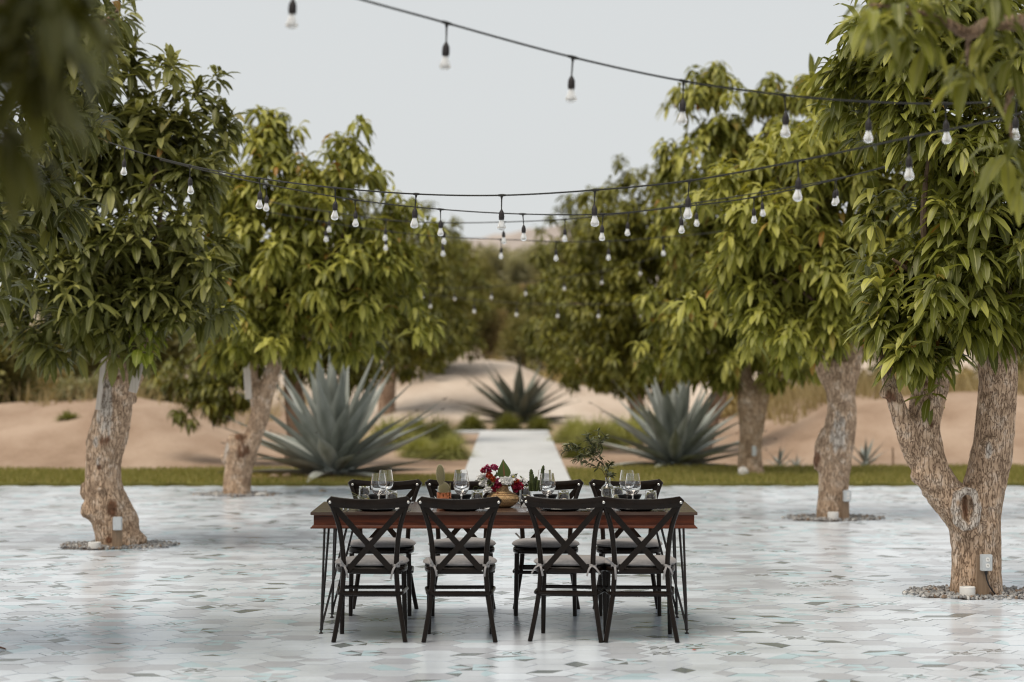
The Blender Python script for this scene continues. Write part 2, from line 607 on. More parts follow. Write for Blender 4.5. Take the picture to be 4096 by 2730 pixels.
# far hills
hill_m = plain("hill_scrub", (0.34, 0.30, 0.275), 1.0, 0.0, var=0.2, scale=0.04)
hx = np.linspace(-500, 500, 120)
hy = np.linspace(430, 760, 26)
HX, HY = np.meshgrid(hx, hy)
rid = 17 + 6 * np.sin(HX * 0.011 + 0.6) + 6 * np.sin(HX * 0.031 + 2) + 2.5 * np.sin(HX * 0.083)
prof = np.sin(np.clip((HY - 430) / 330, 0, 1) * PI) ** 0.8
HZ = 4 + rid * prof + 1.2 * np.sin(HX * 0.2 + HY * 0.13)
V = np.stack([HX.ravel(), HY.ravel(), HZ.ravel()], 1)
idx = np.arange(HX.size).reshape(HX.shape)
Q = np.stack([idx[:-1, :-1].ravel(), idx[:-1, 1:].ravel(), idx[1:, 1:].ravel(), idx[1:, :-1].ravel()], 1)
tag(link("hills", grid_mesh("hills", V, Q, hill_m)), "pale grey hill far behind the trees", "hill", kind="structure")

# ------------------------------------------------------------------ tree positions (needed for the openings in the paving)
TREES = {'R1': (3.39, 17.65), 'L1': (-3.58, 22.0), 'R2': (3.39, 25.6), 'L2': (-3.38, 29.8)}

# ------------------------------------------------------------------ plaza of hexagonal cement tiles
plaza_x, plaza_y0, plaza_y1 = 10.5, 7.0, 31.82
mb = MB()
gv = [(-plaza_x - .3, -40, -0.012), (plaza_x + .3, -40, -0.012), (plaza_x + .3, plaza_y1, -0.012), (-plaza_x - .3, plaza_y1, -0.012)]
mb.add(gv, [(0, 1, 2, 3)])
plaza = mb.build("plaza", M['grout'], smooth=False)
tag(plaza, "plaza paved with pale grey and aqua hexagonal cement tiles", "plaza", kind="structure")

A_HEX = 0.146
S3 = math.sqrt(3)
TM = [M['tile_white'], M['tile_light'], M['tile_grey'], M['tile_dark'], M['tile_aqua']]
W_, L_, G_, D_, A_ = range(5)


def hexpt(k, r=1.0):
    a = math.radians(60 * k)
    return (math.cos(a) * r, math.sin(a) * r)


def tri_split(p, q, t):
    return (p[0] + (q[0] - p[0]) * t, p[1] + (q[1] - p[1]) * t)


def pattern(kind, rot, cs):
    """2-D polygons (unit hexagon) with colour index: the printed design of one cement tile"""
    h = [hexpt(k) for k in range(6)]
    O = (0, 0)
    out = []
    if kind == 'plain':
        out = [(h, cs[0])]
    elif kind == 'cube':
        for k in range(3):
            out.append(([O, h[2 * k], h[(2 * k + 1) % 6], h[(2 * k + 2) % 6]], cs[k]))
    elif kind == 'half':
        out = [([h[0], h[1], h[2], h[3]], cs[0]), ([h[3], h[4], h[5], h[0]], cs[1])]
    elif kind == 'rhomb':
        out = [([O, h[0], h[1], h[2]], cs[0]), ([O, h[2], h[3], h[4], h[5], h[0]], cs[1])]
    elif kind == 'pin':
        for k in range(6):
            a, b = h[k], h[(k + 1) % 6]
            m = tri_split(a, b, 0.5)
            out.append(([O, a, m], cs[k % 2]))
            out.append(([O, m, b], cs[2 + (k % 2)]))
    elif kind == 'star':
        inn = [hexpt(k + 0.5, 0.42) for k in range(6)]
        for k in range(6):
            a, b = h[k], h[(k + 1) % 6]
            i0, i1 = inn[k - 1], inn[k]
            s = tri_split(O, a, 0.8)
            out.append(([O, i0, s], cs[0]))
            out.append(([O, s, i1], cs[1]))
            out.append(([i1, s, a, b, tri_split(O, b, 0.8)], cs[2]))
    elif kind == 'arrow':
        m0, m3 = tri_split(h[0], h[1], 0.5), tri_split(h[3], h[4], 0.5)
        c1, c2 = (0.25, 0.28), (-0.28, -0.2)
        out = [([h[1], h[2], c1], cs[0]), ([h[2], h[3], c2, c1], cs[1]), ([h[3], h[4], c2], cs[2]),
               ([h[4], h[5], c2], cs[3]), ([h[5], h[0], c1, c2], cs[1]), ([h[0], h[1], c1], cs[3])]
    ca, sa = math.cos(math.radians(60 * rot)), math.sin(math.radians(60 * rot))
    return [([(x * ca - y * sa, x * sa + y * ca) for x, y in poly], c) for poly, c in out]


def random_tile(rng):
    u = rng.random()
    rot = rng.randrange(6)
    if u < 0.24:
        return ('plain', 0, (W_,))
    if u < 0.42:
        return ('plain', 0, (L_,))
    if u < 0.58:
        return ('plain', 0, (G_,))
    if u < 0.67:
        return ('cube', rot, rng.choice([(D_, W_, G_), (G_, L_, A_), (G_, W_, L_), (A_, G_, W_)]))
    if u < 0.74:
        return ('half', rot, rng.choice([(D_, W_), (A_, W_), (G_, L_), (A_, L_)]))
    if u < 0.80:
        return ('rhomb', rot, rng.choice([(D_, W_), (D_, G_), (A_, W_), (G_, W_), (D_, L_)]))
    if u < 0.91:
        return ('pin', rot, rng.choice([(D_, A_, L_, W_), (A_, G_, G_, A_), (D_, A_, A_, G_), (A_, W_, G_, L_), (G_, L_, W_, A_)]))
    if u < 0.97:
        return ('star', rot, rng.choice([(D_, A_, W_), (D_, G_, W_), (G_, A_, W_), (D_, A_, L_)]))
    return ('arrow', rot, rng.choice([(D_, A_, L_, D_), (A_, W_, D_, A_), (D_, L_, A_, A_)]))


GAPF = (A_HEX - 0.0030) / A_HEX


def tile_geo(spec, cx, cy, z, mb, drop=0.010):
    for poly, c in pattern(*spec):
        pts = [(cx + x * A_HEX * GAPF, cy + y * A_HEX * GAPF, z) for x, y in poly]
        mb.add(pts, [tuple(range(len(pts)))], c)
    top = [(cx + hexpt(k)[0] * A_HEX * GAPF, cy + hexpt(k)[1] * A_HEX * GAPF, z) for k in range(6)]
    bot = [(x, y, z - drop) for x, y, _ in top]
    edge_c = spec[2][0]
    mb.add(top + bot, [(k, 6 + k, 6 + (k + 1) % 6, (k + 1) % 6) for k in range(6)], edge_c)


trng = random.Random(5)
tiles = []
ncol = int(plaza_x / (1.5 * A_HEX))
for i in range(-ncol, ncol + 1):
    cx = i * 1.5 * A_HEX
    j0, j1 = int(plaza_y0 / (S3 * A_HEX)), int(plaza_y1 / (S3 * A_HEX))
    for j in range(j0, j1 + 1):
        cy = (j + (0.5 if i % 2 else 0.0)) * S3 * A_HEX
        if cy > plaza_y1 - 0.10:
            continue
        spec = random_tile(trng)
        if any((cx - tx) ** 2 + ((cy - ty) * 1.15) ** 2 < (0.52 if k[0] == 'R' else 0.50) ** 2 for k, (tx, ty) in TREES.items()):
            continue
        tiles.append((cx, cy, trng.uniform(-0.0008, 0.0008), spec))


def in_view(cx, cy):
    return abs(cx) < cy * 2048 / F + 0.05 and cy > 12.45


near = sorted([t for t in tiles if in_view(t[0], t[1])], key=lambda t: t[1])[:300]
near_set = set(id(t) for t in near)
field = MB()
cache = {}
for t in tiles:
    if id(t) in near_set:
        me = cache.get(t[3])
        if me is None:
            q = MB()
            tile_geo(t[3], 0, 0, 0, q)
            me = cache[t[3]] = q.mesh("tile", TM, smooth=False)
        link("tile", me, plaza, (t[0], t[1], t[2]))
    else:
        tile_geo(t[3], t[0], t[1], t[2], field)
o = field.build("tile_field", TM, plaza, smooth=False)
tag(o, kind="stuff")

# ------------------------------------------------------------------ concrete path
mb = MB()
mb.box((0.05, 42.2, 0.0), (1.46, 20.6, 0.10))
mb.box((-0.83, 52.05, 0.0), (3.1, 0.9, 0.096))
tag(mb.build("path", M['concrete'], smooth=False), "pale concrete path leading away from the plaza", "path", kind="structure")

# ------------------------------------------------------------------ lawn strip with grass blades
lawn_areas = []


def lawn(x0, x1, y1f, name, label):
    mb = MB()
    n = 40
    for k in range(n):
        xa, xb = x0 + (x1 - x0) * k / n, x0 + (x1 - x0) * (k + 1) / n
        ya, yb = y1f(xa), y1f(xb)
        za, zb = float(H(xa, ya)) + 0.012, float(H(xb, yb)) + 0.012
        mb.add([(xa, plaza_y1 + .03, 0.03), (xb, plaza_y1 + .03, 0.03), (xb, yb, max(zb, 0.03)), (xa, ya, max(za, 0.03)), (xa, plaza_y1 + .03, -0.06), (xb, plaza_y1 + .03, -0.06)],
               [(0, 1, 2, 3), (4, 5, 1, 0)])
    o = mb.build(name, M['lawn'], smooth=False)
    tag(o, label, "lawn", kind="structure")
    lawn_areas.append((x0, x1, y1f))


lawn(-16, -0.70, lambda x: 35.4 + 0.25 * math.sin(x * 1.3) - (1.9 * math.exp(-((x + 1.3) / 0.9) ** 2)), "lawn", "clipped grass strip beyond the plaza on the left of the path")
lawn(0.80, 16, lambda x: 36.2 + 0.2 * math.sin(x * 1.1) - 0.9 * math.exp(-((x - 1.0) / 0.8) ** 2), "lawn", "clipped grass strip beyond the plaza on the right of the path")

grass_m = leaf_mat("grass_blade", (0.15, 0.145, 0.035), (0.22, 0.215, 0.055), (0.33, 0.28, 0.11), (0.22, 0.22, 0.06), None, 0.6, 0.3, 0.25)


def blades(nb, sampler, hmin, hmax, w, mat, lean=0.5):
    """thin upright quads (two verts wide, tapering)"""
    pts = sampler(nb)
    nb = len(pts)
    az = RNG.uniform(0, 2 * PI, nb)
    hh = RNG.uniform(hmin, hmax, nb)
    ln = RNG.uniform(0, lean, nb) * hh
    la = RNG.uniform(0, 2 * PI, nb)
    s = np.stack([np.cos(az), np.sin(az), np.zeros(nb)], 1) * (w / 2)
    off = np.stack([np.cos(la) * ln, np.sin(la) * ln, hh], 1)
    V = np.empty((nb, 4, 3))
    V[:, 0] = pts - s
    V[:, 1] = pts + s
    V[:, 2] = pts + off + s * 0.15
    V[:, 3] = pts + off - s * 0.15
    tint = np.repeat(RNG.random(nb), 4)
    uv = np.tile(np.array([[0, 0], [0.4, 0], [0.4, 1], [0, 1]], dtype=float), (nb, 1))
    Q = np.arange(nb * 4).reshape(nb, 4)
    return V.reshape(-1, 3), Q, uv, tint


def lawn_sampler(x0, x1, y1f):
    def f(n):
        x = RNG.uniform(max(x0, -8.5), min(x1, 8.5), n)
        u = RNG.random(n)
        y1 = np.array([y1f(a) for a in x])
        y = plaza_y1 + 0.02 + (y1 - plaza_y1) * u
        z = np.maximum(np.maximum(H(x, y), 0.0) , 0.03)
        return np.stack([x, y, z], 1)
    return f


for k, (x0, x1, f) in enumerate(lawn_areas):
    Vv, Qq, uv, ti = blades(26000, lawn_sampler(x0, x1, f), 0.03, 0.075, 0.014, grass_m)
    o = link("grass", grid_mesh("grass", Vv, Qq, grass_m, uv, ti, smooth=False))
    tag(o, ["short green grass on the strip left of the path", "short green grass on the strip right of the path"][k], "grass", kind="stuff")

# ------------------------------------------------------------------ gravel in the tree openings
def gravel(tx, ty, label, n=900):
    mb = MB()
    rr = random.Random(int(tx * 100))
    for k in range(n):
        a, r = rr.uniform(0, 2 * PI), 0.55 * math.sqrt(rr.random())
        x, y = tx + r * math.cos(a), ty + r * math.sin(a) / 1.15
        if r > 0.46 and rr.random() < 0.5:
            continue
        s = rr.uniform(0.008, 0.021)
        vs = []
        for th in (0.0, 1.05, 2.1, 3.14):
            for q in range(5):
                pz = q * 2 * PI / 5 + th
                rad = s * math.sin(max(th, 0.15) if th < 3 else 0.2) * rr.uniform(0.7, 1.25)
                vs.append((x + rad * math.cos(pz), y + rad * math.sin(pz), 0.004 + rr.uniform(0, 0.012) + s * 0.75 * math.cos(th)))
        fs = [(0, 1, 2, 3, 4), (19, 18, 17, 16, 15)]
        for i in range(3):
            for q in range(5):
                p = (q + 1) % 5
                fs.append((i * 5 + q, (i + 1) * 5 + q, (i + 1) * 5 + p, i * 5 + p))
        mb.add(vs, fs, rr.choice([0, 0, 0, 0, 3, 3, 1, 2]))
    return tag(mb.build("gravel", [M['stone'], M['white_stone'], M['rust_stone'], M['slate_stone']], smooth=False), label, "gravel", kind="stuff")


M['slate_stone'] = plain("slate_stone", (0.24, 0.24, 0.245), 0.8, 0.3, var=0.3, scale=10)
M['white_stone'] = plain("white_stone", (0.50, 0.485, 0.465), 0.8, 0.3, var=0.2, scale=10)
M['rust_stone'] = plain("rust_stone", (0.26, 0.19, 0.14), 0.8, 0.3, var=0.3, scale=10)
gravel(*TREES['R1'], "grey gravel ring around the forked tree trunk by the outlet")
gravel(*TREES['L1'], "grey gravel ring around the gnarled left trunk")
gravel(*TREES['R2'], "grey gravel ring around the second trunk on the right", 600)
gravel(*TREES['L2'], "grey gravel ring around the leaning left trunk with a stump", 600)

# ------------------------------------------------------------------ mango trees
LEAF_T = np.array([0.0, 0.25, 0.52, 0.80, 1.0])
LEAF_W = np.array([0.14, 0.88, 1.0, 0.66, 0.04])
LEAF_T4 = np.array([0.0, 0.3, 0.65, 1.0])
LEAF_W4 = np.array([0.15, 1.0, 0.85, 0.05])


def leaf_arrays(B, D0, Lg, Wd, Dr, tint, fine=True, roll=None):
    """bent lanceolate leaves: base points, first directions, lengths, half widths, droop"""
    T, Wp = (LEAF_T, LEAF_W) if fine else (LEAF_T4, LEAF_W4)
    n, k = len(B), len(T)
    z = np.array([0, 0, 1.0])
    S = np.cross(D0, z)
    nn = np.linalg.norm(S, axis=1, keepdims=True)
    S = np.where(nn > 1e-3, S / np.maximum(nn, 1e-6), np.array([[1.0, 0, 0]]))
    if roll is not None:
        Nn = np.cross(S, D0)
        S = S * np.cos(roll)[:, None] + Nn * np.sin(roll)[:, None]
    V = np.empty((n, k, 3, 3))
    p = B.copy()
    for i in range(k):
        t = T[i]
        d = D0 - z * (Dr * t)[:, None]
        d /= np.linalg.norm(d, axis=1, keepdims=True)
        if i:
            p = p + d * ((T[i] - T[i - 1]) * Lg)[:, None]
        nr = np.cross(S, d)
        w = (Wd * Wp[i])[:, None]
        V[:, i, 1] = p
        V[:, i, 0] = p - S * w + nr * w * 0.32
        V[:, i, 2] = p + S * w + nr * w * 0.32
    uv = np.zeros((n, k, 3, 2))
    uv[:, :, :, 0] = np.array([0, 0.5, 1.0])[None, None, :]
    uv[:, :, :, 1] = T[None, :, None]
    base = (np.arange(n) * k * 3)[:, None]
    q = []
    for i in range(k - 1):
        for c in range(2):
            a = i * 3 + c
            q.append([a, a + 1, a + 4, a + 3])
    q = np.array(q)
    Q = (base[:, :, None] + q[None]).reshape(-1, 4)
    return V.reshape(-1, 3), Q, uv.reshape(-1, 2), np.repeat(tint, k * 3)


def whorls(C, AX, nl, Ls, droop, rng, spread=(25, 95)):
    """leaf parameters for whorls at C with axes AX"""
    B, D0, Lg, Wd, Dr, Ti = [], [], [], [], [], []
    for c, a in zip(C, AX):
        n = int(rng.integers(nl[0], nl[1] + 1))
        u = np.cross(a, [0.3, 0.2, 0.93])
        u /= np.linalg.norm(u) + 1e-9
        v = np.cross(a, u)
        ph = rng.uniform(0, 6.28) + np.arange(n) * 2.39996 + rng.normal(0, 0.25, n)
        th = np.radians(np.linspace(spread[0], spread[1], n) + rng.normal(0, 9, n))
        d = np.cos(th)[:, None] * a + np.sin(th)[:, None] * (np.cos(ph)[:, None] * u + np.sin(ph)[:, None] * v)
        L = Ls * rng.uniform(0.78, 1.15) * rng.uniform(0.8, 1.15, n)
        L[:2] *= 0.6
        B.append(c - a * (np.linspace(0, 0.07, n)[:, None]) + d * 0.012)
        D0.append(d)
        Lg.append(L)
        Wd.append(L * rng.uniform(0.125, 0.16, n))
        Dr.append(rng.uniform(droop[0], droop[1], n))
        t = (rng.random() * 0.55 + rng.random(n) * 0.45)
        Ti.append(t)
    return [np.concatenate(q) for q in (B, D0, Lg, Wd, Dr, Ti)]


def crown_points(lobes, dens, rng, shell=(0.72, 1.04), inner=0.35, rc=0.24):
    """whorl tips gathered in boughs on the lobes, so that the crown has bright clumps and dark hollows"""
    C, AX = [], []
    up = np.array([0, 0, 1.0])

    def covered(p, li, lim):
        for lj, (c2, r2) in enumerate(lobes):
            if lj != li and np.sum(((p - np.array(c2)) / np.array(r2)) ** 2) < lim:
                return True
        return False

    for li, (c, r) in enumerate(lobes):
        c, r = np.array(c), np.array(r)
        pw = 1.6
        area = 4 * PI * (((r[0] * r[1]) ** pw + (r[0] * r[2]) ** pw + (r[1] * r[2]) ** pw) / 3) ** (1 / pw)
        n = int(area * dens)
        nb = max(5, int(n / 4.2))
        for k in range(nb):
            d = rng.normal(size=3)
            d /= np.linalg.norm(d)
            s = rng.uniform(*shell) * (1 + 0.14 * mnoise.noise(Vector((d * 2.3 + c))))
            pc = c + d * r * s
            if covered(pc, li, 0.55):
                continue
            nrm = d / r
            nrm /= np.linalg.norm(nrm)
            rad = rc * rng.uniform(0.6, 1.25) * min(1.0, r.min() / 0.5)
            for q in range(int(rng.integers(2, 6))):
                e = rng.normal(size=3)
                e /= np.linalg.norm(e)
                if e @ (nrm + up * 0.4) < -0.1:
                    e = -e
                p = pc + e * rad * rng.uniform(0.55, 1.0)
                a = e * 0.55 + nrm * 0.5 + up * 0.5 + rng.normal(0, 0.15, 3)
                C.append(p)
                AX.append(a / np.linalg.norm(a))
        for k in range(int(n * inner)):
            d = rng.normal(size=3)
            d /= np.linalg.norm(d)
            p = c + d * r * rng.uniform(0.25, 0.64)
            if covered(p, li, 0.2):
                continue
            a = d * 0.7 + up * 0.5 + rng.normal(0, 0.3, 3)
            C.append(p)
            AX.append(a / np.linalg.norm(a))
    return np.array(C), np.array(AX)


_canon = {}
E_BINS = np.linspace(-75, 75, 11)
D_BINS = np.array([0.5, 1.1, 1.8])


def canon_leaf(eb, db, mat):
    key = (eb, db, mat.name)
    if key not in _canon:
        e = math.radians(E_BINS[eb])
        D0 = np.array([[math.cos(e), 0, math.sin(e)]])
        V, Q, uv, ti = leaf_arrays(np.zeros((1, 3)), D0, np.array([1.0]), np.array([0.122]), np.array([D_BINS[db]]), np.array([0.0]))
        _canon[key] = grid_mesh("leaf", V, Q, mat, uv, ti)
    return _canon[key]


def split_leaves(par, root, mat, nmax):
    """the leaves that show largest in the photograph become objects of their own; returns the mask of the rest"""
    B, D0, Lg, Wd, Dr, Ti = par
    px = 2048 + F * B[:, 0] / B[:, 1]
    py = YH + F * (HC - B[:, 2]) / B[:, 1]
    vis = (px > 20) & (px < 4076) & (py > 10) & (py < 2700)
    # in front of the crown as seen from the camera: nearest in coarse screen cells
    cell = np.floor(px / 40).astype(int) * 1000 + np.floor(py / 40).astype(int)
    order = np.lexsort((B[:, 1],))
    seen, pick = {}, []
    for i in order:
        if not vis[i]:
            continue
        c = cell[i]
        if seen.get(c, 0) < 2:
            seen[c] = seen.get(c, 0) + 1
            pick.append(i)
    pick = sorted(pick, key=lambda i: -Lg[i] / B[i, 1])[:nmax]
    rest = np.ones(len(B), dtype=bool)
    rl = root.location
    for i in pick:
        rest[i] = False
        e = math.degrees(math.asin(max(-1, min(1, D0[i, 2]))))
        eb = int(np.argmin(np.abs(E_BINS - e)))
        db = int(np.argmin(np.abs(D_BINS - Dr[i])))
        o = link("leaf", canon_leaf(eb, db, mat), root, (B[i, 0] - rl[0], B[i, 1] - rl[1], B[i, 2] - rl[2]))
        o.rotation_euler = (random.uniform(-0.25, 0.25), 0, math.atan2(D0[i, 1], D0[i, 0]))
        o.scale = (Lg[i], Lg[i] * random.uniform(0.85, 1.15), Lg[i])
    return rest


def add_foliage(root, lobes, mat, dens, seed, Ls=0.175, droop=(0.5, 1.5), nl=(8, 13), fine=True, nparts=0, inner=0.35, extra=None, spread=(25, 95)):
    rng = np.random.default_rng(seed)
    if lobes:
        C, AX = crown_points(lobes, dens, rng, inner=inner)
    else:
        C, AX = np.zeros((0, 3)), np.zeros((0, 3))
    if extra:
        C = np.concatenate([C, np.array([e[0] for e in extra])])
        ax = np.array([e[1] for e in extra], dtype=float)
        ax /= np.linalg.norm(ax, axis=1, keepdims=True)
        AX = np.concatenate([AX, ax])
    par = whorls(C, AX, nl, Ls, droop, rng, spread)
    if nparts:
        rest = split_leaves(par, root, mat, nparts)
        par = [q[rest] for q in par]
    rl = np.array(root.location)
    V, Q, uv, ti = leaf_arrays(par[0] - rl, par[1], par[2], par[3], par[4], par[5], fine, rng.normal(0, 0.35, len(par[0])))
    o = link("crown", grid_mesh("crown", V, Q, mat, uv, ti), root)
    tag(o, kind="stuff")
    return len(par[0])


def lobe(px, py, rx, rz, d, ry=None, dy=0.0):
    """ellipsoid lobe read off the photograph at distance d (radii in photograph pixels)"""
    c = P(px, py, d + dy)
    r = rx * d / F
    return ((c.x, c.y, c.z), (r, ry if ry else r, rz * d / F))


def trunk_mesh(name, tubes, blobs=(), voxel=0.016, bump=0.012, mat=None, pale=(), rust=(), origin=(0, 0, 0), lumpy=0.03, cuts=()):
    """tubes: list of (points, radii); all in world space; fused, roughened and returned relative to origin"""
    mb = MB()
    ox = Vector(origin)
    for pts, rad in tubes:
        pts = [Vector(p) - ox for p in pts]
        # resample for smooth bends
        P2, R2 = [], []
        n = len(pts)
        for i in range(n - 1):
            p0, p1, p2, p3 = pts[max(i - 1, 0)], pts[i], pts[i + 1], pts[min(i + 2, n - 1)]
            for s in range(5):
                t = s / 5.0
                P2.append(0.5 * ((2 * p1) + (p2 - p0) * t + (2 * p0 - 5 * p1 + 4 * p2 - p3) * t * t + (-p0 + 3 * p1 - 3 * p2 + p3) * t ** 3))
                R2.append(rad[i] * (1 - t) + rad[i + 1] * t)
        P2.append(pts[-1])
        R2.append(rad[-1])
        mb.tube(P2, R2, 14)
    for c, r in blobs:
        mb.ellipsoid(Vector(c) - ox, r if isinstance(r, (tuple, list)) else (r, r, r), 12, 8)
    me = mb.mesh(name, mat)
    tmp = bpy.data.objects.new("tmp", me)
    COL.objects.link(tmp)
    md = tmp.modifiers.new("r", 'REMESH')
    md.mode = 'VOXEL'
    md.voxel_size = voxel
    md2 = tmp.modifiers.new("s", 'SMOOTH')
    md2.iterations = 4
    dg = bpy.context.evaluated_depsgraph_get()
    ev = tmp.evaluated_get(dg)
    out = bpy.data.meshes.new_from_object(ev)
    bpy.data.objects.remove(tmp)
    bpy.data.meshes.remove(me)
    n = len(out.vertices)
    co = np.empty(n * 3, dtype=np.float32)
    no = np.empty(n * 3, dtype=np.float32)
    out.vertices.foreach_get("co", co)
    out.vertex_normals.foreach_get("vector", no)
    co = co.reshape(-1, 3)
    no = no.reshape(-1, 3)
    disp = np.empty(n)
    for i in range(n):
        x, y, z = co[i]
        a = mnoise.noise(Vector((x * 5 + ox.x, y * 5, z * 2.6)))
        b = mnoise.noise(Vector((x * 30 + 3, y * 30 + ox.y, z * 7)))
        c = abs(mnoise.noise(Vector((x * 17 + 9, y * 17, z * 4.2 + ox.x))))
        disp[i] = lumpy * a + bump * b - bump * 1.3 * max(0, 0.35 - c * 2.4)
    co = co + no * disp[:, None]
    out.vertices.foreach_set("co", co.astype(np.float32).ravel())
    for nm, spots in (("pale", pale), ("rust", rust)):
        w = np.zeros(n)
        for c, r in spots:
            c = np.array(Vector(c) - ox)
            r = np.array(r if isinstance(r, (tuple, list)) else (r, r, r))
            dd = np.sum(((co - c) / r) ** 2, axis=1)
            jag = np.array([mnoise.noise(Vector((q[0] * 25, q[1] * 25, q[2] * 9))) for q in co]) if len(spots) else 0
            w = np.maximum(w, np.clip((1.2 + 1.3 * jag - dd) * 1.5, 0, 1))
        at = out.attributes.new(nm, 'FLOAT', 'POINT')
        at.data.foreach_set("value", w.astype(np.float32))
    if not out.materials:
        out.materials.append(mat)
    out.polygons.foreach_set("use_smooth", np.ones(len(out.polygons), dtype=bool))
    out.update()
    return out


def branch(root, pts, r0, r1, mat=None, name="branch"):
    pts = [Vector(p) - root.location for p in pts]
    n = len(pts)
    P2 = []
    for i in range(n - 1):
        p0, p1, p2, p3 = pts[max(i - 1, 0)], pts[i], pts[i + 1], pts[min(i + 2, n - 1)]
        for s in range(4):
            t = s / 4.0
            P2.append(0.5 * ((2 * p1) + (p2 - p0) * t + (2 * p0 - 5 * p1 + 4 * p2 - p3) * t * t + (-p0 + 3 * p1 - 3 * p2 + p3) * t ** 3))
    P2.append(pts[-1])
    m = len(P2)
    mb = MB()
    mb.tube(P2, [(r0 + (r1 - r0) * i / (m - 1)) * random.uniform(0.93, 1.07) for i in range(m)], 8)
    return mb.build(name, mat or M['bark_far'], root)


def limbs(root, start, lobes, r0=0.06, k=2, seed=1):
    rr = random.Random(seed)
    for c, r in lobes:
        for _ in range(k):
            e = Vector((c[0] + rr.uniform(-.75, .75) * r[0], c[1] + rr.uniform(-.6, .6) * r[1], c[2] + rr.uniform(-.3, .8) * r[2]))
            s = Vector(start)
            mid = s.lerp(e, 0.5) + Vector((rr.uniform(-.12, .12), rr.uniform(-.12, .12), rr.uniform(-.05, .18)))
            branch(root, [s, mid, e], r0 * .75, 0.008, M['twig'])


# ---- R1: forked trunk beside the outlet, right foreground
d = 17.65
T1 = empty("mango_tree", (3.39, d, 0), "forked mango tree with three pale limbs at the right edge beside the outlet", "tree", "mango trees in two rows")
tubes = [
    ([P(3908, 2400, d), P(3906, 2290, d), P(3903, 2190, d), P(3895, 2090, d)], [0.205, 0.185, 0.18, 0.20]),
    ([P(3895, 2100, d), P(3790, 1985, d - .05), P(3720, 1880, d - .08), P(3690, 1720, d - .05), P(3722, 1560, d), P(3735, 1420, d), P(3740, 1250, d + .1)], [0.17, 0.145, 0.135, 0.13, 0.135, 0.13, 0.10]),
    ([P(3715, 1900, d - .06), P(3660, 1810, d - .12), P(3612, 1680, d - .16), P(3570, 1560, d - .16), P(3535, 1440, d - .1), P(3500, 1320, d)], [0.11, 0.085, 0.075, 0.06, 0.05, 0.04]),
    ([P(3905, 2090, d), P(3935, 1960, d + .03), P(3968, 1820, d + .05), P(3985, 1640, d + .05), P(3990, 1460, d), P(3975, 1280, d), P(3975, 1080, d)], [0.17, 0.155, 0.15, 0.15, 0.14, 0.135, 0.11]),
]
blobs = [(P(3545, 1572, d - .2), (0.05, 0.05, 0.04)), (P(3700, 1905, d - .12), (0.12, 0.1, 0.09)), (P(3960, 1800, d - .08), (0.085, 0.06, 0.10))]
for k in range(16):   # healed ring on the fork
    a = 2 * PI * k / 16
    blobs.append((P(3865 + 46 * math.cos(a), 2035 + 72 * math.sin(a), d - 0.212), 0.032))
me = trunk_mesh("trunk", tubes, blobs, 0.014, 0.010, M['bark'], pale=[(P(3865 + 46 * math.cos(a * .785), 2035 + 72 * math.sin(a * .785), d - 0.24), (.05, .05, .05)) for a in range(8)] + [(P(3962, 1800, d - .15), (.05, .06, .06))],
                rust=[(P(3560, 1585, d - .2), (.05, .09, .05)), (P(3700, 1535, d - .1), (.02, .06, .02)), (P(3722, 1700, d - .15), (.015, .06, .02)), (P(3862, 2030, d - .20), (.022, .08, .075))],
                origin=T1.location, lumpy=0.022)
link("trunk", me, T1)
lobR1 = [lobe(3830, 150, 420, 400, d, 0.85), lobe(3850, 640, 430, 380, d, 0.9), lobe(3800, 1060, 370, 260, d, 0.8), lobe(3560, 1180, 170, 190, d, 0.4, -.1), lobe(4150, 1000, 240, 330, d, 0.8), lobe(3640, 1340, 150, 100, d, .35, -.25), lobe(3830, 1270, 160, 120, d, .4, -.3), lobe(3560, 330, 190, 250, d, .5)]
xt = [(P(3720, 1575, d - .17), (0, -.6, .6)), (P(3600, 1440, d - .3), (-.3, -.5, .4)), (P(3680, 1420, d - .35), (0, -.6, .5)), (P(3760, 1470, d - .3), (.1, -.6, .4)), (P(3520, 1330, d - .2), (-.5, -.4, .5)), (P(3640, 1370, d - .35), (-.1, -.8, .4)), (P(3810, 1420, d - .3), (.2, -.6, .4))]
add_foliage(T1, lobR1, M['leaf_R'], 15, 101, 0.245, (0.7, 1.9), (9, 12), True, 300, inner=1.0, extra=[(tuple(a), b) for a, b in xt])
limbs(T1, P(3975, 1100, d), lobR1[:2], 0.07, 2, 3)
limbs(T1, P(3740, 1260, d), lobR1[1:4], 0.06, 2, 4)

# ---- L1: gnarled trunk at the left
d = 22.0
T2 = empty("mango_tree", (-3.58, d, 0), "gnarled mango tree with scarred trunk and white board, left of the table", "tree", "mango trees in two rows")
tubes = [
    ([P(478, 2205, d), P(460, 2110, d), P(430, 2010, d), P(415, 1920, d), P(425, 1800, d), P(445, 1680, d), P(470, 1580, d), P(492, 1480, d), P(500, 1380, d)],
     [0.22, 0.20, 0.19, 0.185, 0.165, 0.165, 0.165, 0.17, 0.14]),
    ([P(480, 2060, d), P(520, 2130, d - .02), P(548, 2200, d)], [0.10, 0.09, 0.08]),
    ([P(420, 1750, d - .02), P(413, 1650, d - .08), P(425, 1545, d - .1)], [0.12, 0.10, 0.07]),
    ([P(500, 1590, d), P(545, 1480, d), P(580, 1380, d + .05), P(620, 1250, d + .1)], [0.10, 0.075, 0.06, 0.05]),
    ([P(490, 1480, d), P(470, 1350, d), P(430, 1200, d + .1)], [0.12, 0.10, 0.06]),
]
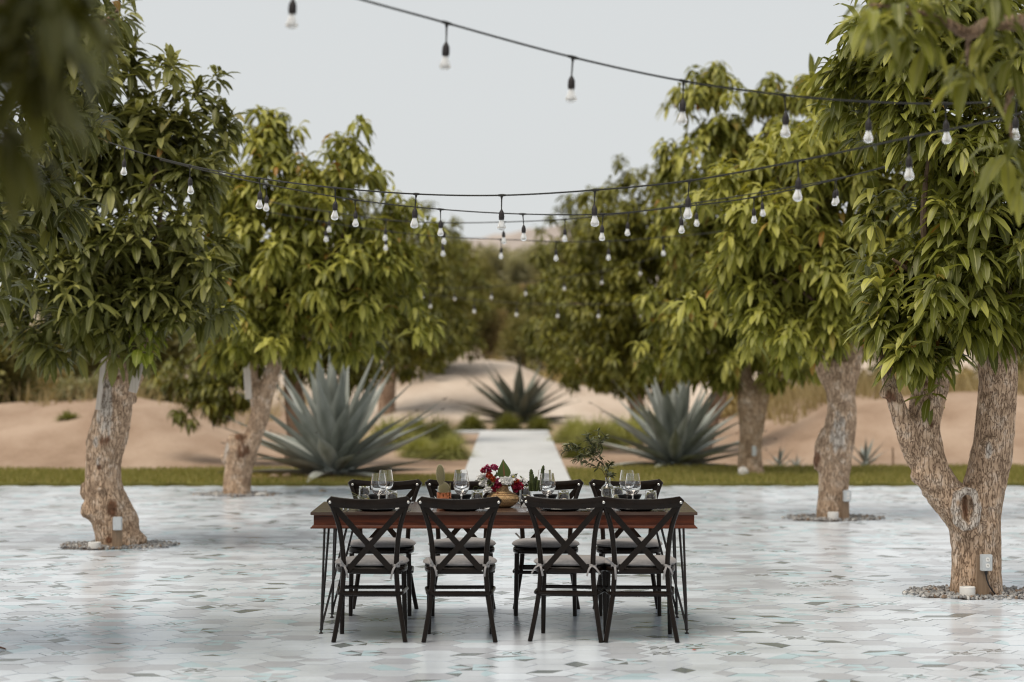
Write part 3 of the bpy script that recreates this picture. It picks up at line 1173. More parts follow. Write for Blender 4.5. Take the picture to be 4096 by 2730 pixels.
blobs = [(P(352, 1960, d), (0.09, 0.10, 0.10)), (P(368, 2040, d - .05), (.1, .1, .09)), (P(380, 1775, d), (0.07, 0.08, 0.07)), (P(400, 1855, d - .17), (.035, .04, .045)),
         (P(548, 2165, d), (.10, .11, .09)), (P(405, 1957, d - .2), (.035, .03, .03)), (P(525, 1600, d - .05), (.07, .08, .05))]
me = trunk_mesh("trunk", tubes, blobs, 0.018, 0.013, M['bark'],
                pale=[(P(425, 1620, d - .15), (0.07, .12, .26)), (P(395, 1955, d - .22), (.02, .05, .02)), (P(390, 1850, d - .2), (.025, .05, .04)), (P(385, 1770, d - .1), (.05, .1, .05))],
                rust=[(P(418, 1765, d - .16), (0.05, .08, .05)), (P(455, 2035, d - .2), (.06, .08, .07)), (P(440, 2160, d - .2), (.05, .08, .03)), (P(395, 1870, d - .2), (.02, .05, .03)), (P(470, 1510, d - .16), (.02, .05, .02))],
                origin=T2.location, lumpy=0.05)
link("trunk", me, T2)
branch(T2, [P(480, 1470, d - .15), P(455, 1400, d - .25), P(430, 1330, d - .35)], 0.018, 0.012, M['twig'])
lobL1 = [lobe(510, 590, 400, 370, d, 0.95), lobe(410, 1040, 470, 380, d, 1.05), lobe(700, 1080, 210, 260, d, 0.6, -.2), lobe(720, 560, 190, 210, d, 0.55, -.1), lobe(60, 800, 330, 420, d, 0.9), lobe(250, 300, 230, 330, d, 0.6), lobe(380, 1260, 360, 170, d, 0.8), lobe(620, 1230, 190, 170, d, .5, -.3)]
add_foliage(T2, lobL1, M['leaf_L'], 13.5, 202, 0.245, (0.5, 1.5), (8, 11), True, 300, inner=.9)
limbs(T2, P(500, 1400, d), lobL1[:4], 0.07, 2, 5)
# bright young shoot hanging beside the trunk
EX = [(tuple(P(585, 1300, d - .75)), (0.1, -.5, .9)), (tuple(P(610, 1345, d - .7)), (0.4, -.5, .6)), (tuple(P(555, 1390, d - .75)), (-.2, -.5, .8)), (tuple(P(600, 1400, d - .7)), (.3, -.4, .7))]
young = leaf_mat("mango_leaf_young", (0.13, 0.16, 0.02), (0.20, 0.23, 0.03), (0.27, 0.28, 0.045), (0.30, 0.32, 0.08), None, trans=0.3)
rng = np.random.default_rng(3)
par = whorls([np.array(e[0]) for e in EX], [np.array(e[1]) / np.linalg.norm(e[1]) for e in EX], (6, 8), 0.20, (1.2, 2.2), rng)
V, Q, uv, ti = leaf_arrays(par[0] - np.array(T2.location), par[1], par[2], par[3] * 1.25, par[4], par[5])
link("young_shoot", grid_mesh("young_shoot", V, Q, young, uv, ti), T2)
branch(T2, [P(540, 1330, d - .1), P(570, 1290, d - .5), P(590, 1300, d - .75)], 0.012, 0.006, M['twig'])
branch(T2, [P(600, 1310, d - .7), P(590, 1350, d - .7), P(580, 1395, d - .72)], 0.006, 0.004, M['twig'])

# ---- L2: leaning trunk with stump, left
d = 29.8
T3 = empty("mango_tree", (-3.38, d, 0), "leaning mango tree with a rust-stained stump, second trunk on the left", "tree", "mango trees in two rows")
tubes = [
    ([P(950, 1995, d), P(950, 1920, d), P(955, 1850, d), P(950, 1790, d - .05), P(940, 1735, d - .08)], [0.185, 0.165, 0.165, 0.15, 0.09]),
    ([P(960, 1880, d), P(1000, 1790, d + .02), P(1040, 1660, d), P(1080, 1520, d), P(1120, 1400, d), P(1160, 1290, d)], [0.14, 0.115, 0.11, 0.10, 0.09, 0.08]),
    ([P(1035, 1660, d), P(1010, 1520, d + .03), P(1000, 1380, d + .05)], [0.08, 0.08, 0.06]),
]
me = trunk_mesh("trunk", tubes, [(P(905, 1830, d), (.08, .1, .08))], 0.022, 0.012, M['bark'], pale=[(P(905, 1790, d - .12), (.05, .09, .13))],
                rust=[(P(970, 1805, d - .12), (.09, .12, .10)), (P(905, 1760, d - .1), (.04, .06, .04)), (P(960, 1750, d - .1), (.07, .1, .05))], origin=T3.location, lumpy=0.03)
link("trunk", me, T3)
lobL2 = [lobe(1230, 770, 260, 240, d, 0.85), lobe(1210, 1060, 430, 300, d, 1.1), lobe(1400, 1250, 290, 180, d, 0.8), lobe(1500, 1050, 220, 250, d, .75), lobe(1085, 560, 100, 120, d, .35), lobe(1390, 640, 110, 130, d, .35), lobe(950, 760, 180, 220, d, .6), lobe(1060, 1300, 260, 120, d, .8, -.1), lobe(860, 1080, 200, 260, d, .6, .2)]
lx = [(tuple(P(1575, 770, d - .2)), (.5, -.1, .8)), (tuple(P(1090, 480, d)), (0, 0, 1)), (tuple(P(1340, 545, d)), (0, 0, 1)), (tuple(P(1420, 560, d)), (.2, 0, 1)), (tuple(P(1690, 1290, d - .3)), (.6, -.3, .6)), (tuple(P(1030, 520, d)), (-.2, 0, 1))]
add_foliage(T3, lobL2, M['leaf_M'], 14, 303, 0.245, (1.0, 2.4), (9, 12), True, 240, inner=.8, extra=lx)
limbs(T3, P(1120, 1400, d), lobL2[:4], 0.06, 2, 6)

# ---- R2
d = 25.6
T4 = empty("mango_tree", (3.39, d, 0), "mango tree with smooth pale trunk and a broken side stub, second on the right", "tree", "mango trees in two rows")
tubes = [
    ([P(3330, 2090, d), P(3330, 2000, d), P(3335, 1900, d), P(3350, 1790, d), P(3370, 1650, d), P(3360, 1540, d), P(3370, 1440, d)], [0.18, 0.16, 0.165, 0.175, 0.16, 0.16, 0.14]),
    ([P(3345, 1570, d), P(3300, 1480, d), P(3250, 1370, d), P(3210, 1270, d)], [0.11, 0.10, 0.075, 0.05]),
    ([P(3380, 1560, d), P(3405, 1440, d), P(3430, 1300, d)], [0.12, 0.11, 0.08]),
    ([P(3295, 1880, d), P(3285, 1790, d - .02), P(3300, 1715, d - .03)], [0.10, 0.085, 0.03]),
]
me = trunk_mesh("trunk", tubes, [(P(3265, 1850, d), (.05, .08, .10))], 0.02, 0.008, M['bark'], pale=[(P(3355, 1740, d - .15), (.08, .1, .2))], rust=[(P(3268, 1830, d - .05), (.05, .06, .09)), (P(3300, 1460, d - .1), (.025, .06, .04))], origin=T4.location, lumpy=0.025)
link("trunk", me, T4)
lobR2 = [lobe(3330, 640, 330, 260, d, 0.9), lobe(3150, 900, 340, 280, d, 0.95), lobe(3330, 1130, 400, 250, d, 1.0), lobe(2950, 1060, 210, 200, d, .6), lobe(3600, 820, 330, 330, d, .9), lobe(3450, 430, 210, 210, d, .5), lobe(3180, 1280, 260, 130, d, .7, -.2), lobe(3470, 1260, 220, 120, d, .7, -.2)]
add_foliage(T4, lobR2, M['leaf_M'], 14, 404, 0.25, (0.9, 2.3), (9, 12), True, 260, inner=.8)
limbs(T4, P(3370, 1420, d), lobR2[:5], 0.06, 2, 7)

# ---- R3
d = 34.2
T5 = empty("mango_tree", (3.41, d, 0), "tall mango tree with a twin trunk rising from the lawn, third on the right", "tree", "mango trees in two rows")
tubes = [
    ([P(3010, 1920, d), P(3000, 1820, d), P(3000, 1700, d), P(2990, 1590, d), P(2980, 1480, d), P(2975, 1380, d)], [0.20, 0.17, 0.165, 0.14, 0.10, 0.08]),
    ([P(3015, 1720, d), P(3045, 1600, d), P(3070, 1490, d), P(3100, 1370, d)], [0.14, 0.12, 0.10, 0.08]),
]
me = trunk_mesh("trunk", tubes, [], 0.026, 0.008, M['bark'], origin=T5.location, lumpy=0.03)
link("trunk", me, T5)
lobR3 = [lobe(2890, 600, 235, 290, d, 0.9), lobe(3120, 620, 230, 270, d, .9), lobe(2900, 950, 290, 280, d, 1.1), lobe(2840, 1260, 270, 200, d, 1.0), lobe(2850, 350, 110, 90, d, .4), lobe(3090, 390, 80, 90, d, .35), lobe(3230, 380, 85, 90, d, .35), lobe(3080, 1400, 300, 120, d, .9), lobe(2760, 1420, 200, 110, d, .8)]
add_foliage(T5, lobR3, M['leaf_M'], 14, 505, 0.25, (1.2, 2.6), (9, 12), False, 0, inner=.7)
limbs(T5, P(3000, 1400, d), lobR3[:4], 0.06, 2, 8)


# ---- trees farther along the rows (soft in the photograph)
def far_tree(bx, d, label, lobes, mat, dens, seed, trunk, Ls=0.2):
    t = empty("mango_tree", (bx, d, float(H(bx, d))), label, "tree", "mango trees in two rows")
    me = trunk_mesh("trunk", trunk, [], 0.035, 0.006, M['bark_far'], origin=t.location, lumpy=0.03)
    link("trunk", me, t)
    add_foliage(t, lobes, mat, dens, seed, Ls, (1.0, 2.2), (8, 11), False, 0, inner=.7)
    limbs(t, trunk[0][0][-1], lobes[:2], 0.06, 2, seed)
    return t


d = 42.0
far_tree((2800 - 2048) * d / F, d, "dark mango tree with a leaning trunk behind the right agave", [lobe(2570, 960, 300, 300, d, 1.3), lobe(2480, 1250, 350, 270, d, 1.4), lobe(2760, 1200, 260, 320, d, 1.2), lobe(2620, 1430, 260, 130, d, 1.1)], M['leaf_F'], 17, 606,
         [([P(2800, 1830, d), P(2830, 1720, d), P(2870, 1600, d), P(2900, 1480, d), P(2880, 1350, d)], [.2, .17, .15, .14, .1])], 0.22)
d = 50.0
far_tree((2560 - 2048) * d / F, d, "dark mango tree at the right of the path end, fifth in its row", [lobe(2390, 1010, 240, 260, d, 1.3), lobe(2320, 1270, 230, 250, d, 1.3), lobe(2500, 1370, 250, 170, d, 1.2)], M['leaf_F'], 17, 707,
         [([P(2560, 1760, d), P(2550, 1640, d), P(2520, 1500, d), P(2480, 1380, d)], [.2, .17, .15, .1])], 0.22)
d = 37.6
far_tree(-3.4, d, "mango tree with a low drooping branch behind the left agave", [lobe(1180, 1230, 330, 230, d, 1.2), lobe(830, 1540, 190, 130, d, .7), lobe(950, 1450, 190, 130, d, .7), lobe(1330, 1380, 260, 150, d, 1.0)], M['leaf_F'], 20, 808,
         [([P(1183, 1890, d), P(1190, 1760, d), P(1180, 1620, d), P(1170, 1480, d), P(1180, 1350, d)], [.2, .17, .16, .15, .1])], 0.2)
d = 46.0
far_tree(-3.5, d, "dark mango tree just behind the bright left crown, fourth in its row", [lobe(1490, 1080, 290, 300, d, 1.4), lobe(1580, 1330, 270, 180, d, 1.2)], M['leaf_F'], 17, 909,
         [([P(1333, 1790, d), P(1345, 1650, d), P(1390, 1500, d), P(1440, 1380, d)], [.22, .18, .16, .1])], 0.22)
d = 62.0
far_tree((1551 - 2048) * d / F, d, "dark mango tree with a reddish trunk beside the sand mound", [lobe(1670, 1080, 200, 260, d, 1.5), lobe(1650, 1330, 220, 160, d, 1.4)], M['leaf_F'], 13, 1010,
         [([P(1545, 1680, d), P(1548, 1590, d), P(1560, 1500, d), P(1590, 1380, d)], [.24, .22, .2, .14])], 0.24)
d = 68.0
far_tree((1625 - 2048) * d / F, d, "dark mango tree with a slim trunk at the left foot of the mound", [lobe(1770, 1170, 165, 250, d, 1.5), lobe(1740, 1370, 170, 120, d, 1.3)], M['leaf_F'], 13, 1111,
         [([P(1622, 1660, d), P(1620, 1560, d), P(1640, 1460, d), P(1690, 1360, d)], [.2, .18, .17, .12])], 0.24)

# ---- nearer trees whose crowns hang into the top corners
d = 14.0
T0 = empty("mango_tree", (-3.75, d, 0), "mango tree at the left edge with only its leafy side in the picture", "tree", "mango trees in two rows")
link("trunk", trunk_mesh("trunk", [([(-3.75, d, -.03), (-3.78, d, .6), (-3.7, d, 1.2), (-3.72, d, 2.0), (-3.6, d, 2.7)], [.22, .18, .17, .15, .1])], [], 0.03, 0.01, M['bark'], origin=T0.location), T0)
lob0 = [((-3.75, d, 3.2), (1.25, 1.2, 1.25)), ((-3.1, d - .1, 3.9), (.7, .7, .8)), ((-3.38, d, 2.45), (.55, .6, .55))]
x0 = [(tuple(P(px, py, dd)), ax) for px, py, dd, ax in [
    (490, 30, 12.6, (.5, -.2, .8)), (430, 20, 12.8, (.4, 0, .9)), (400, 110, 13.0, (.4, -.2, .8)), (440, 170, 13.2, (.5, -.1, .7)), (385, 210, 13.3, (.4, -.3, .6)), (350, 60, 13, (.3, -.3, .9)), (15, 870, 13.2, (.6, -.3, .6)), (20, 1040, 13.2, (.6, -.4, .5)), (5, 1190, 13.4, (.6, -.4, .4)), (330, 260, 13.4, (.4, -.4, .5)), (300, 150, 13.4, (.4, -.4, .6))]]
add_foliage(T0, lob0, M['leaf_L'], 26, 1212, 0.20, (0.5, 1.6), (8, 11), True, 60, extra=x0)
limbs(T0, (-3.6, d, 2.6), lob0, 0.06, 2, 9)
branch(T0, [(-3.6, d, 2.7), (-3.0, d - .5, 3.3), tuple(P(400, 100, 13.0)), tuple(P(470, 40, 12.7))], 0.04, 0.008)

d = 6.2
T6 = empty("mango_tree", (-3.3, d, 0), "nearest mango tree, its blurred leaves hanging over the top left corner", "tree", "mango trees in two rows")
link("trunk", trunk_mesh("trunk", [([(-3.3, d, -.03), (-3.35, d, .7), (-3.25, d, 1.4), (-3.1, d, 2.3)], [.22, .18, .17, .13])], [], 0.035, 0.01, M['bark'], origin=T6.location), T6)
lob6 = [((-2.95, d, 3.5), (1.35, 1.2, 1.05)), ((-1.75, d, 3.35), (.55, .6, .6)), ((-1.5, 5.2, 3.75), (1.0, 1.0, .55)), ((-1.3, 4.3, 3.15), (.75, .7, .42)), ((-2.2, 4.4, 3.3), (.8, .8, .6))]  # final lobes, mostly above the view, are added to shade the hanging leaves
x6 = [(tuple(P(px, py, dd)), ax) for px, py, dd, ax in [
    (60, 20, 5.8, (.2, -.5, .5)), (150, 60, 5.6, (.3, -.4, .4)), (250, 40, 5.7, (.3, -.3, .5)), (300, -40, 5.7, (.3, -.2, .8)), (200, -60, 5.5, (.2, -.3, .8)), (60, 240, 5.7, (.1, -.5, .3)), (130, 300, 5.6, (.2, -.4, .2)),
    (245, 200, 5.5, (.3, -.3, .1)), (30, 480, 5.8, (.1, -.4, .3)), (210, 140, 5.6, (.2, -.5, .3)), (110, 150, 5.7, (.1, -.6, .2)), (10, 120, 5.8, (0, -.5, .3)), (15, 560, 5.9, (.0, -.4, .2))]]
add_foliage(T6, lob6, M['leaf_N'], 14, 1313, 0.215, (1.6, 3.4), (7, 10), True, 90, extra=x6)
branch(T6, [(-3.1, d, 2.3), (-2.3, d, 2.9), (-1.5, d - .2, 2.95), tuple(P(200, -40, 5.7)), tuple(P(160, 300, 5.6))], 0.06, 0.008)
branch(T6, [(-1.5, d - .2, 2.95), tuple(P(30, 60, 5.8)), tuple(P(20, 560, 5.85))], 0.02, 0.006)
limbs(T6, (-3.1, d, 2.3), lob6, 0.06, 2, 10)

d = 10.2
T7 = empty("mango_tree", (3.5, d, 0), "near mango tree whose soft drooping leaves fill the top right corner", "tree", "mango trees in two rows")
link("trunk", trunk_mesh("trunk", [([(3.5, d, -.03), (3.55, d, .7), (3.45, d, 1.4), (3.4, d, 2.4)], [.22, .18, .17, .13])], [], 0.035, 0.01, M['bark'], origin=T7.location), T7)
lob7 = [((3.5, d, 3.6), (1.35, 1.2, 1.1)), ((2.35, d + .1, 3.75), (.55, .6, .45))]
x7 = [(tuple(P(px, py, dd)), ax) for px, py, dd, ax in [
    (3470, 40, 10.0, (-.5, -.2, .9)), (3540, 30, 10.2, (-.2, -.3, .9)), (3600, 20, 10.1, (-.1, -.3, .9)), (3690, -10, 10.3, (0, -.4, .8)), (3640, 100, 10.2, (-.1, -.4, .6)), (3760, 20, 10.4, (.1, -.4, .7)), (3560, -50, 10.2, (-.2, -.2, .9)),
    (3850, 260, 10.6, (-.1, -.5, .8)), (3900, 270, 10.5, (.2, -.4, .8)), (4040, 60, 10.1, (.2, -.5, .6)), (4060, 200, 10.3, (0, -.5, .7)), (4070, 330, 10.5, (0, -.5, .7)), (4030, 600, 10.8, (-.1, -.5, .8)), (4080, 560, 10.7, (.1, -.5, .8)), (3960, 130, 10.4, (0, -.5, .5)), (3700, 160, 10.3, (-.1, -.4, .5)), (4085, 720, 10.7, (0, -.5, .6))]]
add_foliage(T7, lob7, M['leaf_R'], 14, 1414, 0.20, (1.6, 3.2), (9, 12), True, 150, extra=x7)
branch(T7, [(3.4, d, 2.4), (2.9, d, 3.0), tuple(P(4050, 90, 10.3)), tuple(P(3880, 135, 10.3)), tuple(P(3790, 95, 10.3)), tuple(P(3620, 40, 10.2)), tuple(P(3480, 20, 10.1))], 0.05, 0.007)
branch(T7, [tuple(P(3880, 135, 10.3)), tuple(P(3870, 200, 10.4)), tuple(P(3870, 260, 10.5))], 0.014, 0.006)
branch(T7, [(2.9, d, 3.0), tuple(P(4090, 330, 10.5)), tuple(P(4050, 560, 10.7))], 0.03, 0.006)
limbs(T7, (3.4, d, 2.4), lob7, 0.06, 2, 11)

# ------------------------------------------------------------------ dining table
TX, TW, TY0, TY1, TZ = -0.05, 2.41, 15.05, 16.13, 0.766
table = empty("dining_table", (TX, (TY0 + TY1) / 2, 0), "long dark wood dining table on black hairpin legs", "table")
hw, hd = TW / 2, (TY1 - TY0) / 2


def rbox(mb, c, s, bev=0.004, mi=0):
    bm = bmesh.new()
    bmesh.ops.create_cube(bm, size=1.0)
    bmesh.ops.scale(bm, vec=s, verts=bm.verts)
    bmesh.ops.bevel(bm, geom=list(bm.edges), offset=bev, segments=2, affect='EDGES')
    bm.verts.ensure_lookup_table()
    mb.add([v.co + Vector(c) for v in bm.verts], [[v.index for v in f.verts] for f in bm.faces], mi)
    bm.free()


mb = MB()
nb = 6
bw = 2 * hd / nb
for k in range(nb):      # each top board is a part
    q = MB()
    rbox(q, (0, -hd + bw * (k + .5), TZ - 0.009), (TW, bw - 0.0016, 0.018), 0.0022)
    q.build("board", M['top'], table)
mb = MB()
ins = 0.019
for sx, sy, lx, ly in ((0, -1, TW - 2 * ins, .024), (0, 1, TW - 2 * ins, .024)):
    mb.box((0, sy * (hd - ins - .012), TZ - .018 - .034), (lx, ly, .068))
for s in (-1, 1):
    mb.box((s * (hw - ins - .012), 0, TZ - .018 - .034), (.024, 2 * (hd - ins) - .05, .068))
mb.build("apron", M['apron'], table, smooth=False)
mb = MB()
prof = [(0.0, 0.0), (0.018, 0.0), (0.020, 0.006), (0.010, 0.013), (0.006, 0.020), (0.0, 0.020)]
zb = TZ - .018 - .068 - .016
ring = [(-hw + ins, -hd + ins, zb), (hw - ins, -hd + ins, zb), (hw - ins, hd - ins, zb), (-hw + ins, hd - ins, zb)]
vs, fs = [], []
for (x, y, z) in ring:
    sx, sy = (1 if x > 0 else -1), (1 if y > 0 else -1)
    for a, b in prof:
        vs.append((x + sx * a, y + sy * a, z + b))
k = len(prof)
for i in range(4):
    j = (i + 1) % 4
    for q in range(k):
        r = (q + 1) % k
        fs.append((i * k + q, j * k + q, j * k + r, i * k + r))
mb.add(vs, fs)
mb.build("moulding", M['apron'], table, smooth=False)


def hairpin(sx, sy):
    mb = MB()
    fx, fy = sx * 1.145, sy * 0.455
    ztop = TZ - .10
    tops = [(sx * 1.125, sy * 0.43), (sx * 0.985, sy * 0.44), (sx * 1.105, sy * 0.33)]
    for (tx, ty) in tops:
        a, b = Vector((tx, ty, ztop)), Vector((fx, fy, 0.03))
        path = [a.lerp(b, t) for t in (0, .3, .6, .85, .95)] + [Vector((fx + (tx - fx) * .03, fy + (ty - fy) * .03, 0.022))]
        mb.tube(path, 0.0075, 8)
    mb.lathe([(0, 0.0), (0.013, 0.0), (0.014, 0.005), (0.006, 0.010), (0.005, 0.018), (0.0105, 0.022), (0.0105, 0.030), (0, 0.034)], (fx, fy, 0.001), 10)
    mb.box((sx * 1.07, sy * 0.40, ztop + .003), (.18, .12, .005))
    mb.build("leg", M['iron'], table)


for sx in (-1, 1):
    for sy in (-1, 1):
        hairpin(sx, sy)


# ------------------------------------------------------------------ cross-back chairs
def outline(n, wf, wb, yf, yb, z, inset=0.0, pw=3.4):
    """rounded trapezoid seat outline"""
    pts = []
    cy, hy = (yf + yb) / 2, (yf - yb) / 2
    for i in range(n):
        a = 2 * PI * i / n
        c, s = math.cos(a), math.sin(a)
        ex = math.copysign(abs(c) ** (2 / pw), c)
        ey = math.copysign(abs(s) ** (2 / pw), s)
        y = cy + ey * (hy - inset)
        w = wb + (wf - wb) * (y - yb) / (yf - yb)
        pts.append((ex * (w - inset), y, z))
    return pts


def rings(mb, rr, cap=True):
    n = len(rr[0])
    vs = [p for r in rr for p in r]
    fs = []
    for i in range(len(rr) - 1):
        for q in range(n):
            r = (q + 1) % n
            fs.append((i * n + q, i * n + r, (i + 1) * n + r, (i + 1) * n + q))
    if cap:
        fs.append(tuple(range(n - 1, -1, -1)))
        fs.append(tuple((len(rr) - 1) * n + q for q in range(n)))
    mb.add(vs, fs)


def smooth_path(pts, k=5):
    pts = [Vector(p) for p in pts]
    n, out = len(pts), []
    for i in range(n - 1):
        p0, p1, p2, p3 = pts[max(i - 1, 0)], pts[i], pts[i + 1], pts[min(i + 2, n - 1)]
        for s in range(k):
            t = s / k
            out.append(0.5 * ((2 * p1) + (p2 - p0) * t + (2 * p0 - 5 * p1 + 4 * p2 - p3) * t * t + (-p0 + 3 * p1 - 3 * p2 + p3) * t ** 3))
    out.append(pts[-1])
    return out


def cushion_mesh(seed):
    rr = random.Random(seed)
    mb = MB()
    n = 48
    lay = [(0.030, 0.002), (0.006, 0.008), (-0.006, 0.020), (0.000, 0.032), (0.018, 0.042), (0.060, 0.047), (0.13, 0.046), (0.18, 0.044)]
    R = []
    ph = rr.uniform(0, 6)
    for ins_, z in lay:
        o_ = outline(n, .232, .214, .026, -.388, .453 + z * .88, ins_, 2.8)
        o_ = [(x, y, zz + (0.006 * math.sin(9 * x + ph) * math.cos(7 * y + ph) + 0.004 * mnoise.noise(Vector((x * 14 + seed, y * 14, 2)))) * min(1, z / .03)) for x, y, zz in o_]
        R.append(o_)
    rings(mb, R)
    return mb.mesh("cushion", M['cushion'])


def tie_mesh(s, seed):
    rr = random.Random(seed * 7 + int(s))
    mb = MB()
    x0, y0, z0 = s * 0.16, -0.376, 0.462
    loop = [(x0 + .022 * math.cos(a), y0 + .022 * math.sin(a), z0 + .004 * math.sin(2 * a)) for a in np.linspace(0, 2 * PI, 12)]
    mb.sweep(loop, [(-.002, -.007), (.002, -.007), (.002, .007), (-.002, .007)], up=(0, 0, 1))
    kx, ky = x0 + rr.uniform(-.006, .006), y0 - .026
    mb.ellipsoid((kx, ky, z0), (.010, .007, .009), 8, 6)
    ends = [(-s * rr.uniform(.0, .03), rr.uniform(-.085, -.06)), (s * rr.uniform(.02, .055), rr.uniform(.02, .06) if rr.random() < .6 else -.05)]
    for ex, ez in ends:
        pth = smooth_path([(kx, ky, z0), (kx + ex * .5, ky - .02, z0 + ez * .4 + .008), (kx + ex, ky - .012, z0 + ez)], 4)
        mb.sweep(pth, [(-.0015, -.006), (.0015, -.006), (.0015, .006), (-.0015, .006)], up=(1, 0, 0))
    return mb.mesh("tie", M['cushion'])


def make_chair(name):
    t = bpy.data.objects.new(name, None)
    COL.objects.link(t)
    # seat
    mb = MB()
    R = [outline(40, .230, .206, .022, -.402, z, i_) for z, i_ in ((.414, .010), (.418, .002), (.430, .0), (.444, .001), (.450, .006), (.452, .02))]
    rings(mb, R)
    mb.build("seat", M['chair'], t)
    cu = link("cushion", cushion_mesh(1), t)
    for s in (-1, 1):
        link("tie", tie_mesh(s, 1), cu)
    el = [(math.cos(a) * .0145, math.sin(a) * .0145) for a in np.linspace(0, 2 * PI, 10, endpoint=False)]
    for s in (-1, 1):
        # rear leg and back post are one bent piece
        pth = smooth_path([(s * .218, -.435, 0), (s * .192, -.398, .15), (s * .170, -.376, .30), (s * .161, -.370, .44), (s * .166, -.384, .56), (s * .181, -.408, .68), (s * .206, -.434, .775), (s * .2375, -.453, .862)], 5)
        mb = MB()
        n = len(pth)
        mb.sweep(pth, el, up=(0, 1, 0), scales=[1.0 + .10 * math.sin(PI * i / n) for i in range(n)])
        mb.build("rear_leg", M['chair'], t)
        mb = MB()
        pth = smooth_path([(s * .197, .004, 0), (s * .194, -.002, .2), (s * .190, -.012, .417)], 6)
        n = len(pth)
        mb.sweep(pth, el, up=(0, 1, 0), scales=[.95 + .25 * i / n for i in range(n)])
        mb.build("leg", M['chair'], t)
        # crossing strip of the back
        off = -.006 if s > 0 else .006
        a, b = Vector((s * .232, -.458 + off, .848)), Vector((-s * .140, -.394 + off * .3, .428))
        pth = [a.lerp(b, u) + Vector((0, -.016 * math.sin(PI * u), 0)) for u in np.linspace(0, 1, 12)]
        mb = MB()
        mb.sweep(pth, [(-.0175, -.005), (.0175, -.005), (.0175, .005), (-.0175, .005)], up=(0, 1, 0))
        br = mb.build("cross_brace", M['chair'], t)
        q = MB()
        q.lathe([(0, 0), (.0045, 0), (.0045, .0015), (0, .003)], (0, 0, 0), 8)
        so = q.build("screw", M['steel'], br, (-s * .139, -.404, .433))
        so.rotation_euler = (PI / 2, 0, 0)
    # crest rail
    xs_ = np.linspace(-.2535, .2535, 27)
    pth, sc = [], []
    for x in xs_:
        u = x / .2535
        pth.append((x, -.486 + .030 * u * u,   .8420 + .006 * u ** 4 + .015 * u * u))
        e = max(0.0, (abs(u) - .90) / .10)
        k = math.sqrt(max(0.02, 1 - e * e))
        sc.append((1.0, k * (1.0 + .06 * u * u)))
    prof = [(-.008, -.030), (.008, -.030), (.012, -.025), (.012, .024), (.008, .030), (-.008, .030), (-.012, .024), (-.012, -.025)]
    mb = MB()
    mb.sweep(pth, prof, up=(0, 0, 1), scales=sc)
    cr = mb.build("crest_rail", M['chair'], t)
    for s in (-1, 1):
        q = MB()
        q.lathe([(0, 0), (.0085, 0), (.0085, .002), (.006, .0045), (0, .0055)], (0, 0, 0), 12)
        b = q.build("bolt", M['steel'], cr, (s * .2375, -.4715, .853))
        b.rotation_euler = (PI / 2, 0, 0)
        b = q.build("bolt", M['steel'], cr, (s * .222, -.436, .853))
        b.rotation_euler = (-PI / 2, 0, 0)
    # bentwood hoop stretcher
    hp = []
    for (cx, cy, a0) in ((.150, -.050, 0), (-.150, -.050, 90), (-.135, -.340, 180), (.135, -.340, 270)):
        for a in range(0, 91, 15):
            A = math.radians(a0 + a)
            hp.append((cx + .062 * math.cos(A), cy + .062 * math.sin(A), .292))
    mb = MB()
    mb.sweep(hp, [(math.cos(a) * .0105, math.sin(a) * .012) for a in np.linspace(0, 2 * PI, 8, endpoint=False)], up=(0, 0, 1), closed=True)
    mb.build("hoop_stretcher", M['chair'], t)
    mb = MB()
    rbox(mb, (0, -.386, .290), (.325, .016, .034), .003)
    rb = mb.build("stretcher", M['chair'], t)
    for s in (-1, 1):
        q = MB()
        q.lathe([(0, 0), (.004, 0), (.004, .001), (0, .002)], (0, 0, 0), 8)
        b = q.build("screw", M['steel'], rb, (s * .135, -.3945, .296))
        b.rotation_euler = (PI / 2, 0, 0)
    return t


CH_GROUP = "black cross-back chairs around the table"
chairs = [
    (-.866, 15.115, 0.0, 0.0, "black cross-back chair at the left end of the near side of the table"),
    (-.323, 15.110, 0.0, -.01, "black cross-back chair in front of the copper pot, second from left on near side"),
    (.390, 15.130, 0.0, .15, "turned black cross-back chair in front of the cactus bowl, third on the near side"),
    (.790, 15.105, 0.0, 0.01, "black cross-back chair at the right end of the near side of the table"),
    (-.881, 16.150, PI, 0.02, "black cross-back chair at the left end of the far side of the table"),
    (-.334, 16.150, PI, -.02, "black cross-back chair behind the copper pot on the far side of the table"),
    (.223, 16.150, PI, 0.03, "black cross-back chair behind the cactus bowl on the far side of the table"),
    (.788, 16.150, PI, -.01, "black cross-back chair behind the glass bottle, right end of the far side"),
]
proto = make_chair("cross_back_chair")
chair_objs = []
for i, (x, y, r, dr, lab) in enumerate(chairs):
    c = proto if i == 0 else copy_tree(proto)
    c.location = (x, y, 0.001)
    c.rotation_euler = (0, 0, r - dr)
    tag(c, lab, "chair", CH_GROUP)
    if i:
        for ch in c.children:
            if ch.data and ch.data.name.startswith("cushion"):
                ch.data = cushion_mesh(i + 2)
                for k, g in enumerate(ch.children):
                    g.data = tie_mesh(-1 if k == 0 else 1, i + 3)
    chair_objs.append(c)

